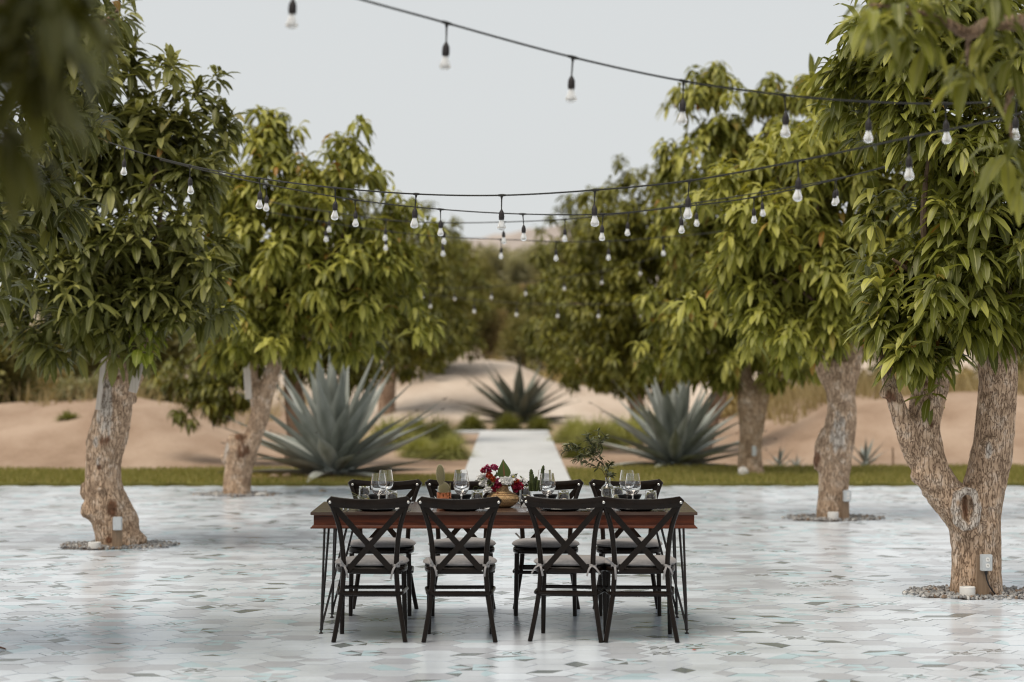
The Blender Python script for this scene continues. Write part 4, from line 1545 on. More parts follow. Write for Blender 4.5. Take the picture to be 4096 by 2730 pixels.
# ------------------------------------------------------------------ table settings
tz = TZ + 0.0005
plate_me = MB().lathe([(0, 0.002), (.085, 0.002), (.092, 0), (.10, .003), (.135, .012), (.140, .015), (.138, .018), (.100, .009), (.088, .006), (0, .006)], seg=40).mesh("plate", M['plate'])
bowl_me = MB().lathe([(0, 0.0), (.045, 0), (.050, .004), (.066, .020), (.080, .044), (.082, .052), (.079, .052), (.063, .024), (.045, .008), (0, .007)], seg=32).mesh("bowl", M['bowl'])
wine_prof = [(0, .0), (.036, .0), (.037, .0015), (.012, .006), (.0045, .014), (.0038, .05), (.0042, .080), (.011, .086), (.031, .096), (.045, .116), (.0510, .138), (.0497, .163), (.0448, .195), (.0400, .224),
             (.0392, .224), (.0438, .195), (.0487, .163), (.0500, .138), (.044, .1168), (.030, .0975), (.010, .089), (0, .088)]
wine_me = MB().lathe(wine_prof, seg=28).mesh("wine_glass", M['glass'])
tum_prof = [(0, .110), (.034, .110), (.0355, .108), (.0425, .0), (.0412, .0), (.0338, .098), (.031, .101), (0, .101)]
tum_me = MB().lathe(tum_prof[::-1], seg=26).mesh("tumbler", M['glass'])

setting_x = {'n': [-.850, -.324, .310, .780], 'f': [-.870, -.345, .220, .775]}
side_txt = {'n': 'near', 'f': 'far'}
pos_txt = ['left end', 'second place from left', 'third place from left', 'right end']
for s in 'nf':
    for i, x in enumerate(setting_x[s]):
        y = 15.235 if s == 'n' else 15.945
        o = link("plate", plate_me, None, (x, y, tz))
        tag(o, f"black plate at the {pos_txt[i]} of the {side_txt[s]} side of the table", "plate", "black plates at the place settings")
        o = link("bowl", bowl_me, None, (x, y, tz + .0065))
        tag(o, f"black bowl on the plate at the {pos_txt[i]} of the {side_txt[s]} side", "bowl", "black bowls on the plates")
wines = {'n': [1515, 1846, 2190, 2531], 'f': [1543, 1844, 2179, 2508]}
tums = {'n': [1568, 1909, 2254, 2603], 'f': [1458, 1772, 2101, 2470]}
for s in 'nf':
    for i in range(4):
        y = 15.42 if s == 'n' else 15.86
        px = wines[s][i]
        o = link("wine_glass", wine_me, None, ((px - 2048) * y / F, y, tz))
        tag(o, f"empty wine glass at the {pos_txt[i]} of the {side_txt[s]} side of the table", "wine glass", "wine glasses")
        y = 15.49 if s == 'n' else 15.99
        px = tums[s][i]
        o = link("tumbler", tum_me, None, ((px - 2048) * y / F, y, tz))
        tag(o, f"upturned clear tumbler at the {pos_txt[i]} of the {side_txt[s]} side of the table", "tumbler", "upturned tumblers")


def fork_mesh():
    mb = MB()
    mb.sweep(smooth_path([(0, 0, .003), (0, .06, .004), (0, .12, .004), (0, .14, .010), (0, .155, .008)], 3), [(-.005, -.001), (.005, -.001), (.005, .001), (-.005, .001)], up=(0, 0, 1), scales=[1.0] * 6 + [.7] * 5 + [1.6, 1.6])
    for k in range(4):
        x = -.0075 + .005 * k
        mb.sweep([(x, .154, .008), (x, .175, .004), (x, .195, .006)], [(-.0015, -.0008), (.0015, -.0008), (.0015, .0008), (-.0015, .0008)], up=(0, 0, 1))
    return mb.mesh("fork", M['silver'])


def knife_mesh():
    mb = MB()
    mb.sweep([(0, 0, .004), (0, .05, .004), (0, .095, .004)], [(-.006, -.0025), (.006, -.0025), (.006, .0025), (-.006, .0025)], up=(0, 0, 1), scales=[.9, 1.1, .8])
    mb.sweep([(0, .095, .003), (.002, .15, .003), (.001, .20, .003), (-.005, .215, .003)], [(-.008, -.0008), (.008, -.0008), (.008, .0008), (-.008, .0008)], up=(0, 0, 1), scales=[.9, 1.05, 1.0, .2])
    return mb.mesh("knife", M['silver'])


fork_me, knife_me = fork_mesh(), knife_mesh()
for s in 'nf':
    for i, x in enumerate(setting_x[s]):
        sg = 1 if s == 'n' else -1
        y = 15.13 if s == 'n' else 16.05
        for k in range(2):
            for nm, me, off, wd in (("fork", fork_me, -.185 - .03 * k, ["inner", "outer"][k] + " steel fork"), ("knife", knife_me, .175 + .028 * k, ["inner", "outer"][k] + " steel knife")):
                o = link(nm, me, None, (x + sg * off, y, tz))
                o.rotation_euler = (0, 0, (0 if s == 'n' else PI) + random.uniform(-.05, .05))
                tag(o, f"{wd} at the {pos_txt[i]} of the {side_txt[s]} side", nm, nm + " settings")
        # folded white napkin under the knives
        mb = MB()
        n = 9
        vs = []
        for a in range(n):
            for b in range(5):
                vs.append((-.035 + .07 * b / 4, -.10 + .20 * a / (n - 1), .003 + .003 * math.sin(a * 1.3 + b) ** 2))
        fs = [(a * 5 + b, a * 5 + b + 1, (a + 1) * 5 + b + 1, (a + 1) * 5 + b) for a in range(n - 1) for b in range(4)]
        mb.add(vs, fs)
        mb.add([(v[0], v[1], .0006) for v in vs], [f[::-1] for f in fs])
        if s == 'n':
            o = mb.build("napkin", M['napkin'], None, (x + sg * .150, y + .085, tz + .0145))
            o.rotation_euler = (0, 0, random.uniform(-.12, .12))
            tag(o, f"white napkin at the {pos_txt[i]} of the near table side", "napkin", "folded napkins")

# a folded napkin standing beside the basket
mb = MB()
mb.add([(0, 0, 0), (.075, .01, 0), (.080, .05, 0), (.0, .045, 0), (.036, .02, .055), (.042, .03, .052)], [(0, 1, 4), (1, 2, 5, 4), (2, 3, 5), (3, 0, 4, 5), (3, 2, 1, 0)])
o = mb.build("napkin", M['napkin'], None, tuple(P(2085, 2025, 15.56)), smooth=False)
o.location.z = tz
tag(o, "crumpled white napkin standing right of the woven basket vase", "napkin")
mb = MB()
mb.lathe([(0, 0), (.011, 0), (.012, .002), (.012, .016), (.0135, .017), (.0135, .024), (.010, .028), (0, .029)], seg=14)
o = mb.build("pepper_shaker", [M['bowl']], None, ((2089 - 2048) * 15.72 / F, 15.72, tz))
tag(o, "small black shaker right of the woven basket vase", "shaker")

# ------------------------------------------------------------------ basket vase (woven) and bouquet
BX, BY = -.060, 15.52
straw = plain("woven_straw", (0.50, 0.33, 0.165), 0.7, 0.3, var=0.5, scale=70)
straw_d = plain("woven_straw_core", (0.12, 0.065, 0.028), 0.8, 0.2, var=0.3, scale=40)
prof_b = [(0, 0), (.050, 0), (.066, .008), (.088, .028), (.1015, .052), (.101, .066), (.092, .082), (.074, .092), (.055, .098), (.042, .106), (.036, .118), (.035, .136), (.0365, .142), (.031, .142), (.030, .12), (0, .10)]
vase = MB().lathe(prof_b, seg=40).build("basket_vase", straw_d, None, (BX, BY, tz))
tag(vase, "squat woven straw vase with a narrow neck in the middle of the table", "vase")


def prof_r(z):
    pts = [p for p in prof_b[1:13]]
    for (r0, z0), (r1, z1) in zip(pts[:-1], pts[1:]):
        if z0 <= z <= z1 and z1 > z0:
            return r0 + (r1 - r0) * (z - z0) / (z1 - z0)
    return pts[-1][0]


mb = MB()
rows = 13
for j in range(rows):
    z0, z1 = .004 + .134 * j / rows, .004 + .134 * (j + 1.25) / rows
    nseg = 52 if prof_r((z0 + z1) / 2) > .06 else 26
    sl = .09 if j % 2 else -.09
    for i in range(nseg):
        a = 2 * PI * i / nseg
        q = []
        for (zz, aa) in ((z0, a - sl), (z0, a - sl + 4.6 / nseg), (z1, a + sl + 4.6 / nseg), (z1, a + sl)):
            r = prof_r(min(zz, .141)) + .0012
            q.append((r * math.cos(aa), r * math.sin(aa), zz))
        c = sum((Vector(p) for p in q), Vector()) / 4
        cc = c * 1.0
        cc.x *= 1.028
        cc.y *= 1.028
        mb.add(q + [tuple(cc)], [(0, 1, 4), (1, 2, 4), (2, 3, 4), (3, 0, 4)])
mb.build("weave", straw, vase, smooth=False)

red = leaf_mat("petal_red", (0.20, 0.006, 0.02), (0.34, 0.012, 0.035), (0.42, 0.02, 0.08), (0.4, 0.02, 0.05), None, 0.6, 0.3, 0.25, (1.2, 1.0, 1.0))
pink = leaf_mat("petal_magenta", (0.20, 0.015, 0.06), (0.33, 0.03, 0.10), (0.42, 0.06, 0.16), (0.4, 0.04, 0.1), None, 0.6, 0.3, 0.25, (1.2, 1.0, 1.0))
orange = leaf_mat("petal_orange", (0.34, 0.025, 0.015), (0.48, 0.05, 0.02), (0.55, 0.12, 0.03), (0.5, 0.08, 0.02), None, 0.6, 0.3, 0.25, (1.2, 1.0, 1.0))
white = leaf_mat("petal_white", (0.78, 0.77, 0.75), (0.83, 0.83, 0.82), (0.86, 0.86, 0.86), (0.84, 0.84, 0.82), None, 0.7, 0.2, 0.3, (1, 1, 1))
yellow = plain("flower_centre", (0.33, 0.30, 0.08), 0.9, 0.1)
stem_m = plain("flower_stem", (0.05, 0.07, 0.02), 0.7, 0.2)
bl_leaf = leaf_mat("bouquet_leaf", (0.035, 0.045, 0.014), (0.06, 0.075, 0.022), (0.10, 0.12, 0.035), (0.12, 0.13, 0.05), None, 0.5, 0.4, 0.2)

bq = empty("bouquet", (BX, BY, TZ + .14), "bouquet of white daisies, red blooms and one big green leaf in the basket vase", "bouquet")


def q2(px, py, d=BY):
    return P(1850 + px * .17, 1820 + py * .17, d)


def petal_ball(name, c, rad, n, mat, plen, pw, seed, hemi=-0.3, droop=(0.3, 1.0)):
    rng = np.random.default_rng(seed)
    D = []
    while len(D) < n:
        d = rng.normal(size=3)
        d /= np.linalg.norm(d)
        if d[2] > hemi:
            D.append(d)
    D = np.array(D)
    c = np.array(c) - np.array(bq.location)
    B = c + D * rad * rng.uniform(.15, .75, (n, 1))
    V, Q, uv, ti = leaf_arrays(B, D, np.full(n, plen) * rng.uniform(.7, 1.25, n), np.full(n, pw) * rng.uniform(.8, 1.2, n), rng.uniform(droop[0], droop[1], n), rng.random(n), False, rng.normal(0, .6, n))
    return link(name, grid_mesh(name, V, Q, mat, uv, ti), bq)


def daisy(c, rad, ax, mat, cm, seed, n=18):
    rng = np.random.default_rng(seed)
    ax = np.array(ax, dtype=float)
    ax /= np.linalg.norm(ax)
    u = np.cross(ax, [.1, .2, .97])
    u /= np.linalg.norm(u)
    v = np.cross(ax, u)
    D = []
    for k in range(n):
        a = 2 * PI * k / n + rng.normal(0, .06)
        d = math.cos(a) * u + math.sin(a) * v + ax * rng.uniform(.05, .35)
        D.append(d / np.linalg.norm(d))
    D = np.array(D)
    cc = np.array(c) - np.array(bq.location)
    V, Q, uv, ti = leaf_arrays(cc + D * rad * .2, D, np.full(n, rad * .8) * rng.uniform(.85, 1.1, n), np.full(n, rad * .17), rng.uniform(0, .25, n), rng.random(n), False)
    f = link("daisy", grid_mesh("daisy", V, Q, mat, uv, ti), bq)
    q = MB()
    q.ellipsoid(tuple(cc + ax * rad * .06), (rad * .27, rad * .27, rad * .27), 10, 6)
    q.build("flower_centre", cm, f)


petal_ball("carnation", q2(1035, 640, BY - .055), .036, 200, white, .020, .010, 1)
petal_ball("carnation", q2(960, 600, BY - .05), .026, 120, white, .018, .009, 2)
daisy(q2(1195, 520, BY - .065), .030, (.1, -1, .25), white, yellow, 3, 20)
petal_ball("carnation", q2(455, 560, BY - .01), .030, 150, white, .019, .010, 4)
petal_ball("carnation", q2(490, 690, BY - .03), .028, 150, white, .018, .010, 5)
petal_ball("carnation", q2(600, 850, BY - .05), .025, 130, white, .018, .009, 6)
petal_ball("carnation", q2(1440, 590, BY), .022, 50, white, .018, .006, 7)
petal_ball("carnation", q2(1465, 670, BY - .01), .014, 30, white, .014, .006, 8)
for i, (px, py, mt, r) in enumerate([(490, 370, red, .019), (580, 300, pink, .018), (620, 390, red, .014), (720, 290, pink, .020), (790, 310, pink, .016), (610, 480, orange, .020), (690, 540, orange, .022), (740, 600, orange, .018),
                                     (840, 620, pink, .018), (850, 700, red, .022), (800, 740, red, .018), (720, 820, red, .017), (1230, 730, red, .020), (1310, 690, red, .022), (1370, 750, red, .018), (1260, 820, red, .014), (1270, 610, orange, .010)]):
    petal_ball("red_bloom", q2(px, py, BY - .045 + .004 * (i % 4)), r, 130, mt, .013, .0048, 20 + i, -0.9, (0, .8))
daisy(q2(830, 880, BY - .075), .011, (0, -1, .1), red, yellow, 50, 16)


def flat_leaf(name, base, tip, wid, mat, bend, parent, nrm=(0, -1, .15), veins=True):
    base, tip = Vector(base) - parent.location, Vector(tip) - parent.location
    ax = (tip - base)
    L = ax.length
    ax.normalize()
    nrm = Vector(nrm)
    s = ax.cross(nrm).normalized()
    nn = s.cross(ax).normalized()
    n = 10
    vs, uvs = [], []
    for i in range(n + 1):
        t = i / n
        w = wid * (math.sin(PI * min(1, t * .93 + .07) ** .62)) * (1 - .25 * t) if t < 1 else .0005
        c = base + ax * (L * t) + nn * (bend * math.sin(PI * t))
        for k, e in enumerate((-1, -.5, 0, .5, 1)):
            vs.append(c + s * (w * e) + nn * (.22 * w * abs(e) + (.05 * w if veins and abs(e) == .5 and i % 2 else 0)))
            uvs.append(((k / 4), t))
    Qs = [(i * 5 + k, i * 5 + k + 1, (i + 1) * 5 + k + 1, (i + 1) * 5 + k) for i in range(n) for k in range(4)]
    return link(name, grid_mesh(name, np.array([tuple(v) for v in vs]), np.array(Qs), mat, np.array(uvs), np.full(len(vs), .6)), parent)


big = leaf_mat("big_leaf", (0.035, 0.06, 0.012), (0.06, 0.09, 0.016), (0.07, 0.10, 0.02), (0.16, 0.07, 0.03), None, 0.4, 0.5, 0.25)
flat_leaf("leaf", q2(985, 530, BY - .05), q2(955, 100, BY - .05), .046, big, .006, bq)
flat_leaf("leaf", q2(1150, 560, BY + .02), q2(1300, 440, BY + .02), .022, bl_leaf, .004, bq, (.3, -.8, .3))
rb = random.Random(4)
for k in range(34):
    a = rb.choice([(620, 660), (560, 740), (500, 800), (830, 480), (700, 640), (1150, 780), (420, 640), (1410, 600)])
    p = q2(a[0] + rb.uniform(-70, 70), a[1] + rb.uniform(-60, 60), BY - .03 + rb.uniform(-.03, .03))
    dv = Vector((rb.uniform(-1, 1), rb.uniform(-.6, .2), rb.uniform(-.5, .8))).normalized()
    flat_leaf("leaf", p, p + dv * rb.uniform(.018, .03), rb.uniform(.005, .008), bl_leaf, .002, bq, (rb.uniform(-.5, .5), -1, rb.uniform(-.3, .8)), False)
for px, py in ((490, 370), (720, 290), (1035, 640), (1195, 520), (455, 560), (1310, 690), (985, 530), (600, 850), (1440, 590), (690, 540), (850, 700)):
    mb = MB()
    e = q2(px, py + 20, BY)
    mb.tube([v - bq.location for v in smooth_path([Vector((BX, BY, TZ + .12)), Vector((BX, BY, TZ + .15)).lerp(e, .4) + Vector((0, 0, .012)), e], 4)], .0018, 6)
    mb.build("stem", stem_m, bq)
mb = MB()
mb.tube([v - bq.location for v in smooth_path([q2(430, 800), q2(300, 740), q2(255, 820), q2(330, 830), q2(420, 760)], 5)], .0012, 5)
mb.build("tendril", stem_m, bq)

# ------------------------------------------------------------------ copper pot with prickly pear
CX, CY = -.436, 15.50
mb = MB()
mb.lathe([(0, 0), (.046, 0), (.0475, .003), (.0475, .096), (.0465, .098), (.0450, .096), (.045, .086), (0, .086)], seg=32)
pot = mb.build("copper_pot", M['copper'], None, (CX, CY, tz))
tag(pot, "shiny copper pot holding a small prickly pear on the table", "pot")
MB().lathe([(0, .0), (.0445, .0)], seg=20).build("soil", M['soil'], pot, (0, 0, .0875), smooth=False)
pear_m = plain("prickly_pear_skin", (0.15, 0.135, 0.07), 0.7, 0.2, var=0.15, scale=60)
spine_m = plain("prickly_pear_spines", (0.62, 0.56, 0.40), 0.8, 0.2, var=0.1)
pear = empty("prickly_pear", (CX, CY, TZ + .088), "two-padded prickly pear with pale dots growing in the copper pot", "cactus")


def pad(c, r, rot):
    c = Vector(c) - pear.location
    Mx = Matrix.Rotation(rot, 3, 'Y')
    mb = MB()
    mb.ellipsoid(c, r, 18, 14, Mx)
    p = mb.build("pad", pear_m, pear)
    q = MB()
    n = 130
    for k in range(n):
        zc = 1 - 2 * (k + .5) / n
        a = k * 2.39996
        rr_ = math.sqrt(1 - zc * zc)
        u = Vector((r[0] * rr_ * math.cos(a), r[1] * rr_ * math.sin(a), r[2] * zc)) * 1.01
        w = Mx @ u + c
        s = .0021
        q.add([w + Vector((s, 0, 0)), w + Vector((0, 0, s)), w + Vector((-s, 0, 0)), w + Vector((0, 0, -s)), w + (Mx @ u).normalized() * .0035], [(0, 1, 4), (1, 2, 4), (2, 3, 4), (3, 0, 4)])
    q.build("areoles", spine_m, p, smooth=False)


c2p = lambda px, py, d: P(1350 + px * .3187, 1820 + py * .3187, d)
pad(c2p(1335, 425, CY), (.035, .010, .040), 0.12)
pad(c2p(1293, 250, CY - .004), (.0275, .009, .066), -.08)
mb = MB()
bb = c2p(1410, 480, CY) - pear.location
mb.tube([bb, bb + Vector((.001, 0, .03)), bb + Vector((.002, 0, .055)), bb + Vector((.002, 0, .066))], [.005, .0055, .0045, .001], 8)
mb.build("small_stem", pear_m, pear)

# ------------------------------------------------------------------ dark bowl with columnar cactus
DX, DY = .172, 15.62
mb = MB()
mb.lathe([(0, 0), (.035, 0), (.046, .008), (.055, .03), (.056, .045), (.053, .060), (.050, .060), (.050, .050), (0, .048)], seg=30)
dish = mb.build("cactus_bowl", plain("black_stoneware", (0.018, 0.017, 0.015), 0.25, 0.5, var=0.4, scale=50), None, (DX, DY, tz))
tag(dish, "low black stoneware bowl planted with spiky cactus right of the bouquet", "planter")
MB().lathe([(0, .0), (.0495, .0)], seg=20).build("soil", M['soil'], dish, (0, 0, .052), smooth=False)
cact_m = plain("cactus_green", (0.045, 0.060, 0.018), 0.6, 0.3, var=0.35, scale=50)
cact = empty("columnar_cactus", (DX, DY, TZ + .05), "cluster of ribbed dark green cactus stems in the black bowl", "cactus")
for (x0, y0, x1, y1, rad, dd) in ((1625, 860, 1615, 335, .0125, 0), (1665, 855, 1650, 440, .0095, -.015), (1700, 860, 1735, 505, .011, .01), (1750, 860, 1790, 590, .0095, -.01), (1820, 860, 1905, 245, .011, .02), (1590, 850, 1575, 640, .009, -.01)):
    a, b = q2(x0, y0, DY + dd) - cact.location, q2(x1, y1, DY + dd) - cact.location
    n = 18
    vs, fs = [], []
    for i in range(n + 1):
        t = i / n
        c = a.lerp(b, t)
        rr_ = rad * (1 if t < .8 else math.sqrt(max(.02, 1 - ((t - .8) / .2) ** 2))) * (.75 + .25 * min(1, t * 4))
        for k in range(8):
            rib = 1.0 if k % 2 == 0 else .62
            if k % 2 == 0:
                rib *= 1.0 + (.16 if i % 2 else -.06)
            A = 2 * PI * k / 8
            vs.append(c + Vector((math.cos(A) * rr_ * rib, math.sin(A) * rr_ * rib, 0)))
    for i in range(n):
        for k in range(8):
            fs.append((i * 8 + k, i * 8 + (k + 1) % 8, (i + 1) * 8 + (k + 1) % 8, (i + 1) * 8 + k))
    fs.append(tuple(n * 8 + k for k in range(8)))
    MB().add(vs, fs).build("stem", cact_m, cact, smooth=False)

# ------------------------------------------------------------------ glass bottle vase with leafy branch
GXv, GYv = .618, 15.60
mb = MB()
mb.lathe([(0, .004), (.040, .004), (.0425, .008), (.0425, .115), (.040, .128), (.030, .140), (.019, .148), (.0165, .156), (.0165, .180), (.019, .190),
          (.0175, .190), (.015, .180), (.015, .156), (.028, .137), (.038, .126), (.0405, .114), (.0405, .010), (0, .008)], seg=30)
bot = mb.build("bottle_vase", M['bottle'], None, (GXv, GYv, tz - .003))
tag(bot, "clear glass bottle holding a leafy branch near the right of the table", "vase")
ol = empty("leafy_branch", (GXv, GYv, TZ + .02), "thin olive green leafy branch leaning left out of the glass bottle", "branch")
ol_leaf = leaf_mat("branch_leaf", (0.045, 0.055, 0.025), (0.08, 0.09, 0.042), (0.16, 0.17, 0.10), (0.16, 0.17, 0.09), None, 0.5, 0.4, 0.2)
c3 = lambda px, py, dd=0.0: P(2050 + px * .3187, 1700 + py * .3187, GYv + dd)
tw = [
    [c3(1230, 910), c3(1215, 800), c3(1180, 650), c3(1150, 520), c3(1110, 400), c3(1080, 280), c3(1085, 170), c3(1075, 80)],
    [c3(1250, 905), c3(1210, 780), c3(1140, 590), c3(1040, 520), c3(930, 470), c3(850, 450), c3(790, 430)],
    [c3(1120, 430), c3(1050, 340, .02), c3(960, 300, .02), c3(860, 290, .03), c3(760, 245, .03), c3(680, 255, .03)],
    [c3(1100, 360), c3(1010, 250, -.02), c3(960, 190, -.02), c3(945, 130, -.02)],
    [c3(1180, 620), c3(1200, 560, -.02), c3(1210, 520, -.02), c3(1230, 480, -.02)],
    [c3(1190, 660), c3(1215, 630, .02), c3(1245, 620, .02)],
    [c3(1085, 260), c3(1130, 200, .01), c3(1160, 150, .01)],
    [c3(860, 290, .03), c3(760, 300, .03), c3(640, 335, .03)],
    [c3(1130, 470), c3(1000, 420, -.01), c3(880, 370, -.01), c3(830, 390, -.01)],
    [c3(1140, 500), c3(1020, 390, -.015), c3(990, 330, -.015), c3(1000, 250, -.015)],
]
tw_m = plain("branch_twig", (0.075, 0.045, 0.025), 0.7, 0.3)
rb = random.Random(9)
LB, LD, LL = [], [], []
for k, pth in enumerate(tw):
    sp = smooth_path([Vector(p) - ol.location for p in pth], 5)
    n = len(sp)
    mb = MB()
    mb.tube(sp, [(.0024 if k < 2 else .0014) * (1 - .6 * i / n) for i in range(n)], 6)
    mb.build("twig", tw_m, ol)
    st = int(n * .45) if k < 2 else 2
    for i in range(st, n):
        for s_ in range(3 if k > 1 else 2):
            tdir = (sp[min(i + 1, n - 1)] - sp[max(i - 1, 0)]).normalized()
            sd_ = Vector((rb.uniform(-1, 1), rb.uniform(-.7, .7), rb.uniform(-1, .7)))
            dv = (tdir * .6 + sd_ * .8).normalized()
            LB.append(tuple(sp[i]))
            LD.append(tuple(dv))
            LL.append(rb.uniform(.028, .052))
LB, LD, LL = np.array(LB), np.array(LD), np.array(LL)
canon_ol = {}
for i in range(len(LB)):
    if i % 6 not in canon_ol:
        e = math.radians([-60, -30, -10, 15, 40, 65][i % 6])
        V, Q, uv, ti = leaf_arrays(np.zeros((1, 3)), np.array([[math.cos(e), 0, math.sin(e)]]), np.array([1.0]), np.array([.155]), np.array([.35]), np.array([0.0]), False)
        canon_ol[i % 6] = grid_mesh("leaf", V, Q, ol_leaf, uv, ti)
    el_ = math.degrees(math.asin(LD[i, 2]))
    kk = int(np.argmin([abs(el_ - q) for q in (-60, -30, -10, 15, 40, 65)]))
    if kk not in canon_ol:
        kk = i % 6
    o = link("leaf", canon_ol[kk], ol, tuple(LB[i]))
    o.rotation_euler = (rb.uniform(-.7, .7), 0, math.atan2(LD[i, 1], LD[i, 0]))
    o.scale = (LL[i],) * 3

# ------------------------------------------------------------------ palm blades lying on the table ends
palm = leaf_mat("palm_blade", (0.06, 0.07, 0.015), (0.10, 0.11, 0.025), (0.16, 0.16, 0.04), (0.2, 0.2, 0.06), None, 0.5, 0.4, 0.2)


def palm_frond(pts_list, label):
    b = Vector(pts_list[0][0])
    t = empty("palm_frond", tuple(b), label, "palm leaf")
    for pth in pts_list:
        sp = smooth_path([Vector(p) - b for p in pth], 4)
        mb = MB()
        n = len(sp)
        mb.sweep(sp, [(-.004, 0), (0, .0012), (.004, 0), (0, -.0012)], up=(0, 0, 1), scales=[max(.12, math.sin(PI * (.2 + .8 * i / (n - 1)))) for i in range(n)])
        mb.build("blade", palm, t)


r6 = lambda px, py, d: P(1300 + px * .17, 1850 + py * .17, d)
palm_frond([[r6(1010, 890, 15.34), r6(900, 840, 15.36), r6(680, 730, 15.4), r6(480, 620, 15.42)], [r6(990, 900, 15.33), r6(850, 850, 15.34), r6(680, 775, 15.36), r6(470, 755, 15.38)],
            [r6(980, 905, 15.32), r6(820, 865, 15.33), r6(600, 790, 15.34)], [r6(1000, 900, 15.35), r6(860, 845, 15.37), r6(700, 790, 15.4), r6(560, 760, 15.42)]], "green palm blades standing by the left tumblers")
palm_frond([[(.86, 15.38, tz + .004), (.95, 15.40, tz + .010), (1.05, 15.38, tz + .012), (1.12, 15.37, tz + .004)], [(.87, 15.37, tz + .004), (.98, 15.36, tz + .008), (1.09, 15.33, tz + .003)], [(.86, 15.39, tz + .003), (.96, 15.44, tz + .006), (1.06, 15.45, tz + .003)]], "green palm blades lying at the right end of the table")
palm_frond([[(-.98, 15.24, tz + .003), (-1.05, 15.27, tz + .006), (-1.13, 15.28, tz + .002)], [(-.98, 15.26, tz + .003), (-1.06, 15.31, tz + .005), (-1.11, 15.34, tz + .002)]], "green palm blades lying at the left end of the table")

# ------------------------------------------------------------------ agaves
def agave_mat():
    m, nt, b = new_mat("agave_leaf")
    tc = nt.nodes.new("ShaderNodeTexCoord")
    oi = nt.nodes.new("ShaderNodeObjectInfo")
    mp = nt.nodes.new("ShaderNodeMapping")
    mp.inputs['Scale'].default_value = (6, 6, 1.5)
    nt.links.new(tc.outputs['Object'], mp.inputs['Vector'])
    no = N(nt, "ShaderNodeTexNoise", Scale=2.0, Detail=5.0)
    nt.links.new(mp.outputs[0], no.inputs['Vector'])
    ad = N(nt, "ShaderNodeMath")
    ad.operation = 'MULTIPLY_ADD'
    nt.links.new(oi.outputs['Random'], ad.inputs[0])
    ad.inputs[1].default_value = 0.35
    nt.links.new(no.outputs[0], ad.inputs[2])
    nt.links.new(ramp(nt, ad.outputs[0], [(0.35, (0.10, 0.112, 0.098)), (0.6, (0.215, 0.235, 0.212)), (0.85, (0.38, 0.40, 0.375))]), b.inputs['Base Color'])
    b.inputs['Roughness'].default_value = 0.55
    b.inputs['Specular IOR Level'].default_value = 0.35
    return m


M['agave'] = agave_mat()
M['spine'] = plain("agave_spine", (0.05, 0.035, 0.03), 0.6, 0.3)


def agave_leaf_mesh(curv, wmax=0.080):
    """unit-length thick gutter-shaped leaf along +Z, face towards -Y (outside), tip spine"""
    mb = MB()
    n = 12
    vs, fs = [], []
    for i in range(n + 1):
        t = i / n
        w = wmax * (0.62 + 0.55 * math.sin(PI * min(1, t * 1.15)) - 0.55 * t) * (1 - t ** 3.2) + .0015
        th = 0.035 * (1 - t) ** 1.1 + .002
        y = -curv * t * t
        z = t * (1 - .12 * curv * t)
        for (a, b) in ((-1, .55), (-.55, .16), (0, 0), (.55, .16), (1, .55)):
            vs.append((a * w, y + b * w * .55, z))
        for (a, b) in ((.55, -.4), (0, -.9), (-.55, -.4)):
            vs.append((a * w * .95, y + b * th, z))
    k = 8
    for i in range(n):
        for q in range(k):
            r = (q + 1) % k
            fs.append((i * k + q, i * k + r, (i + 1) * k + r, (i + 1) * k + q))
    fs.append(tuple(n * k + q for q in range(k)))
    mb.add(vs, fs, 0)
    tip = Vector((0, -curv, 1 - .12 * curv))
    mb.tube([tip - Vector((0, -.02 * curv, .01)), tip + Vector((0, -.01, .012)), tip + Vector((0, -.02 * curv, .03))], [.006, .004, .0005], 6, mi=1)
    return mb.mesh("leaf", [M['agave'], M['spine']])


ag_me = [agave_leaf_mesh(c) for c in (0.02, 0.08, 0.16, -0.06)]


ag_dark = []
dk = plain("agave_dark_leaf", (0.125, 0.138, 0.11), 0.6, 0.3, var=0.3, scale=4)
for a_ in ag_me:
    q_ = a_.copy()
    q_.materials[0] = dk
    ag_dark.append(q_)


def agave(loc, label, n, L, seed, emax=86, emin=6, group="blue agaves", meshes=None):
    meshes = meshes or ag_me
    t = empty("agave", loc, label, "agave", group)
    rr = random.Random(seed)
    mb = MB()
    mb.lathe([(0, -.05), (.16 * L, -.05), (.17 * L, .05 * L), (.11 * L, .16 * L), (0, .22 * L)], seg=14)
    mb.build("core", M['agave'], t)
    for i in range(n):
        f = i / (n - 1)
        el_ = math.radians(emax - (emax - emin) * f ** 0.8 + rr.uniform(-5, 5))
        az = i * 2.39996 + rr.uniform(-.12, .12)
        o = link("leaf", meshes[rr.choice([0, 1, 1, 2, 3] if f > .4 else [0, 0, 1])], t)
        tilt = PI / 2 - el_
        R = Matrix.Rotation(az, 4, 'Z') @ Matrix.Rotation(tilt, 4, 'X')
        o.rotation_euler = R.to_euler()
        sc = L * (0.98 if f < .25 else (1.0 - .18 * abs(f - .4))) * rr.uniform(.86, 1.06)
        o.scale = (sc * rr.uniform(.85, 1.1), sc, sc)
        rad = .02 + .09 * L * f
        d_ = R @ Vector((0, 0, 1))
        o.location = (d_.x * rad, d_.y * rad, .12 * L * (1 - f) + .03)
    return t


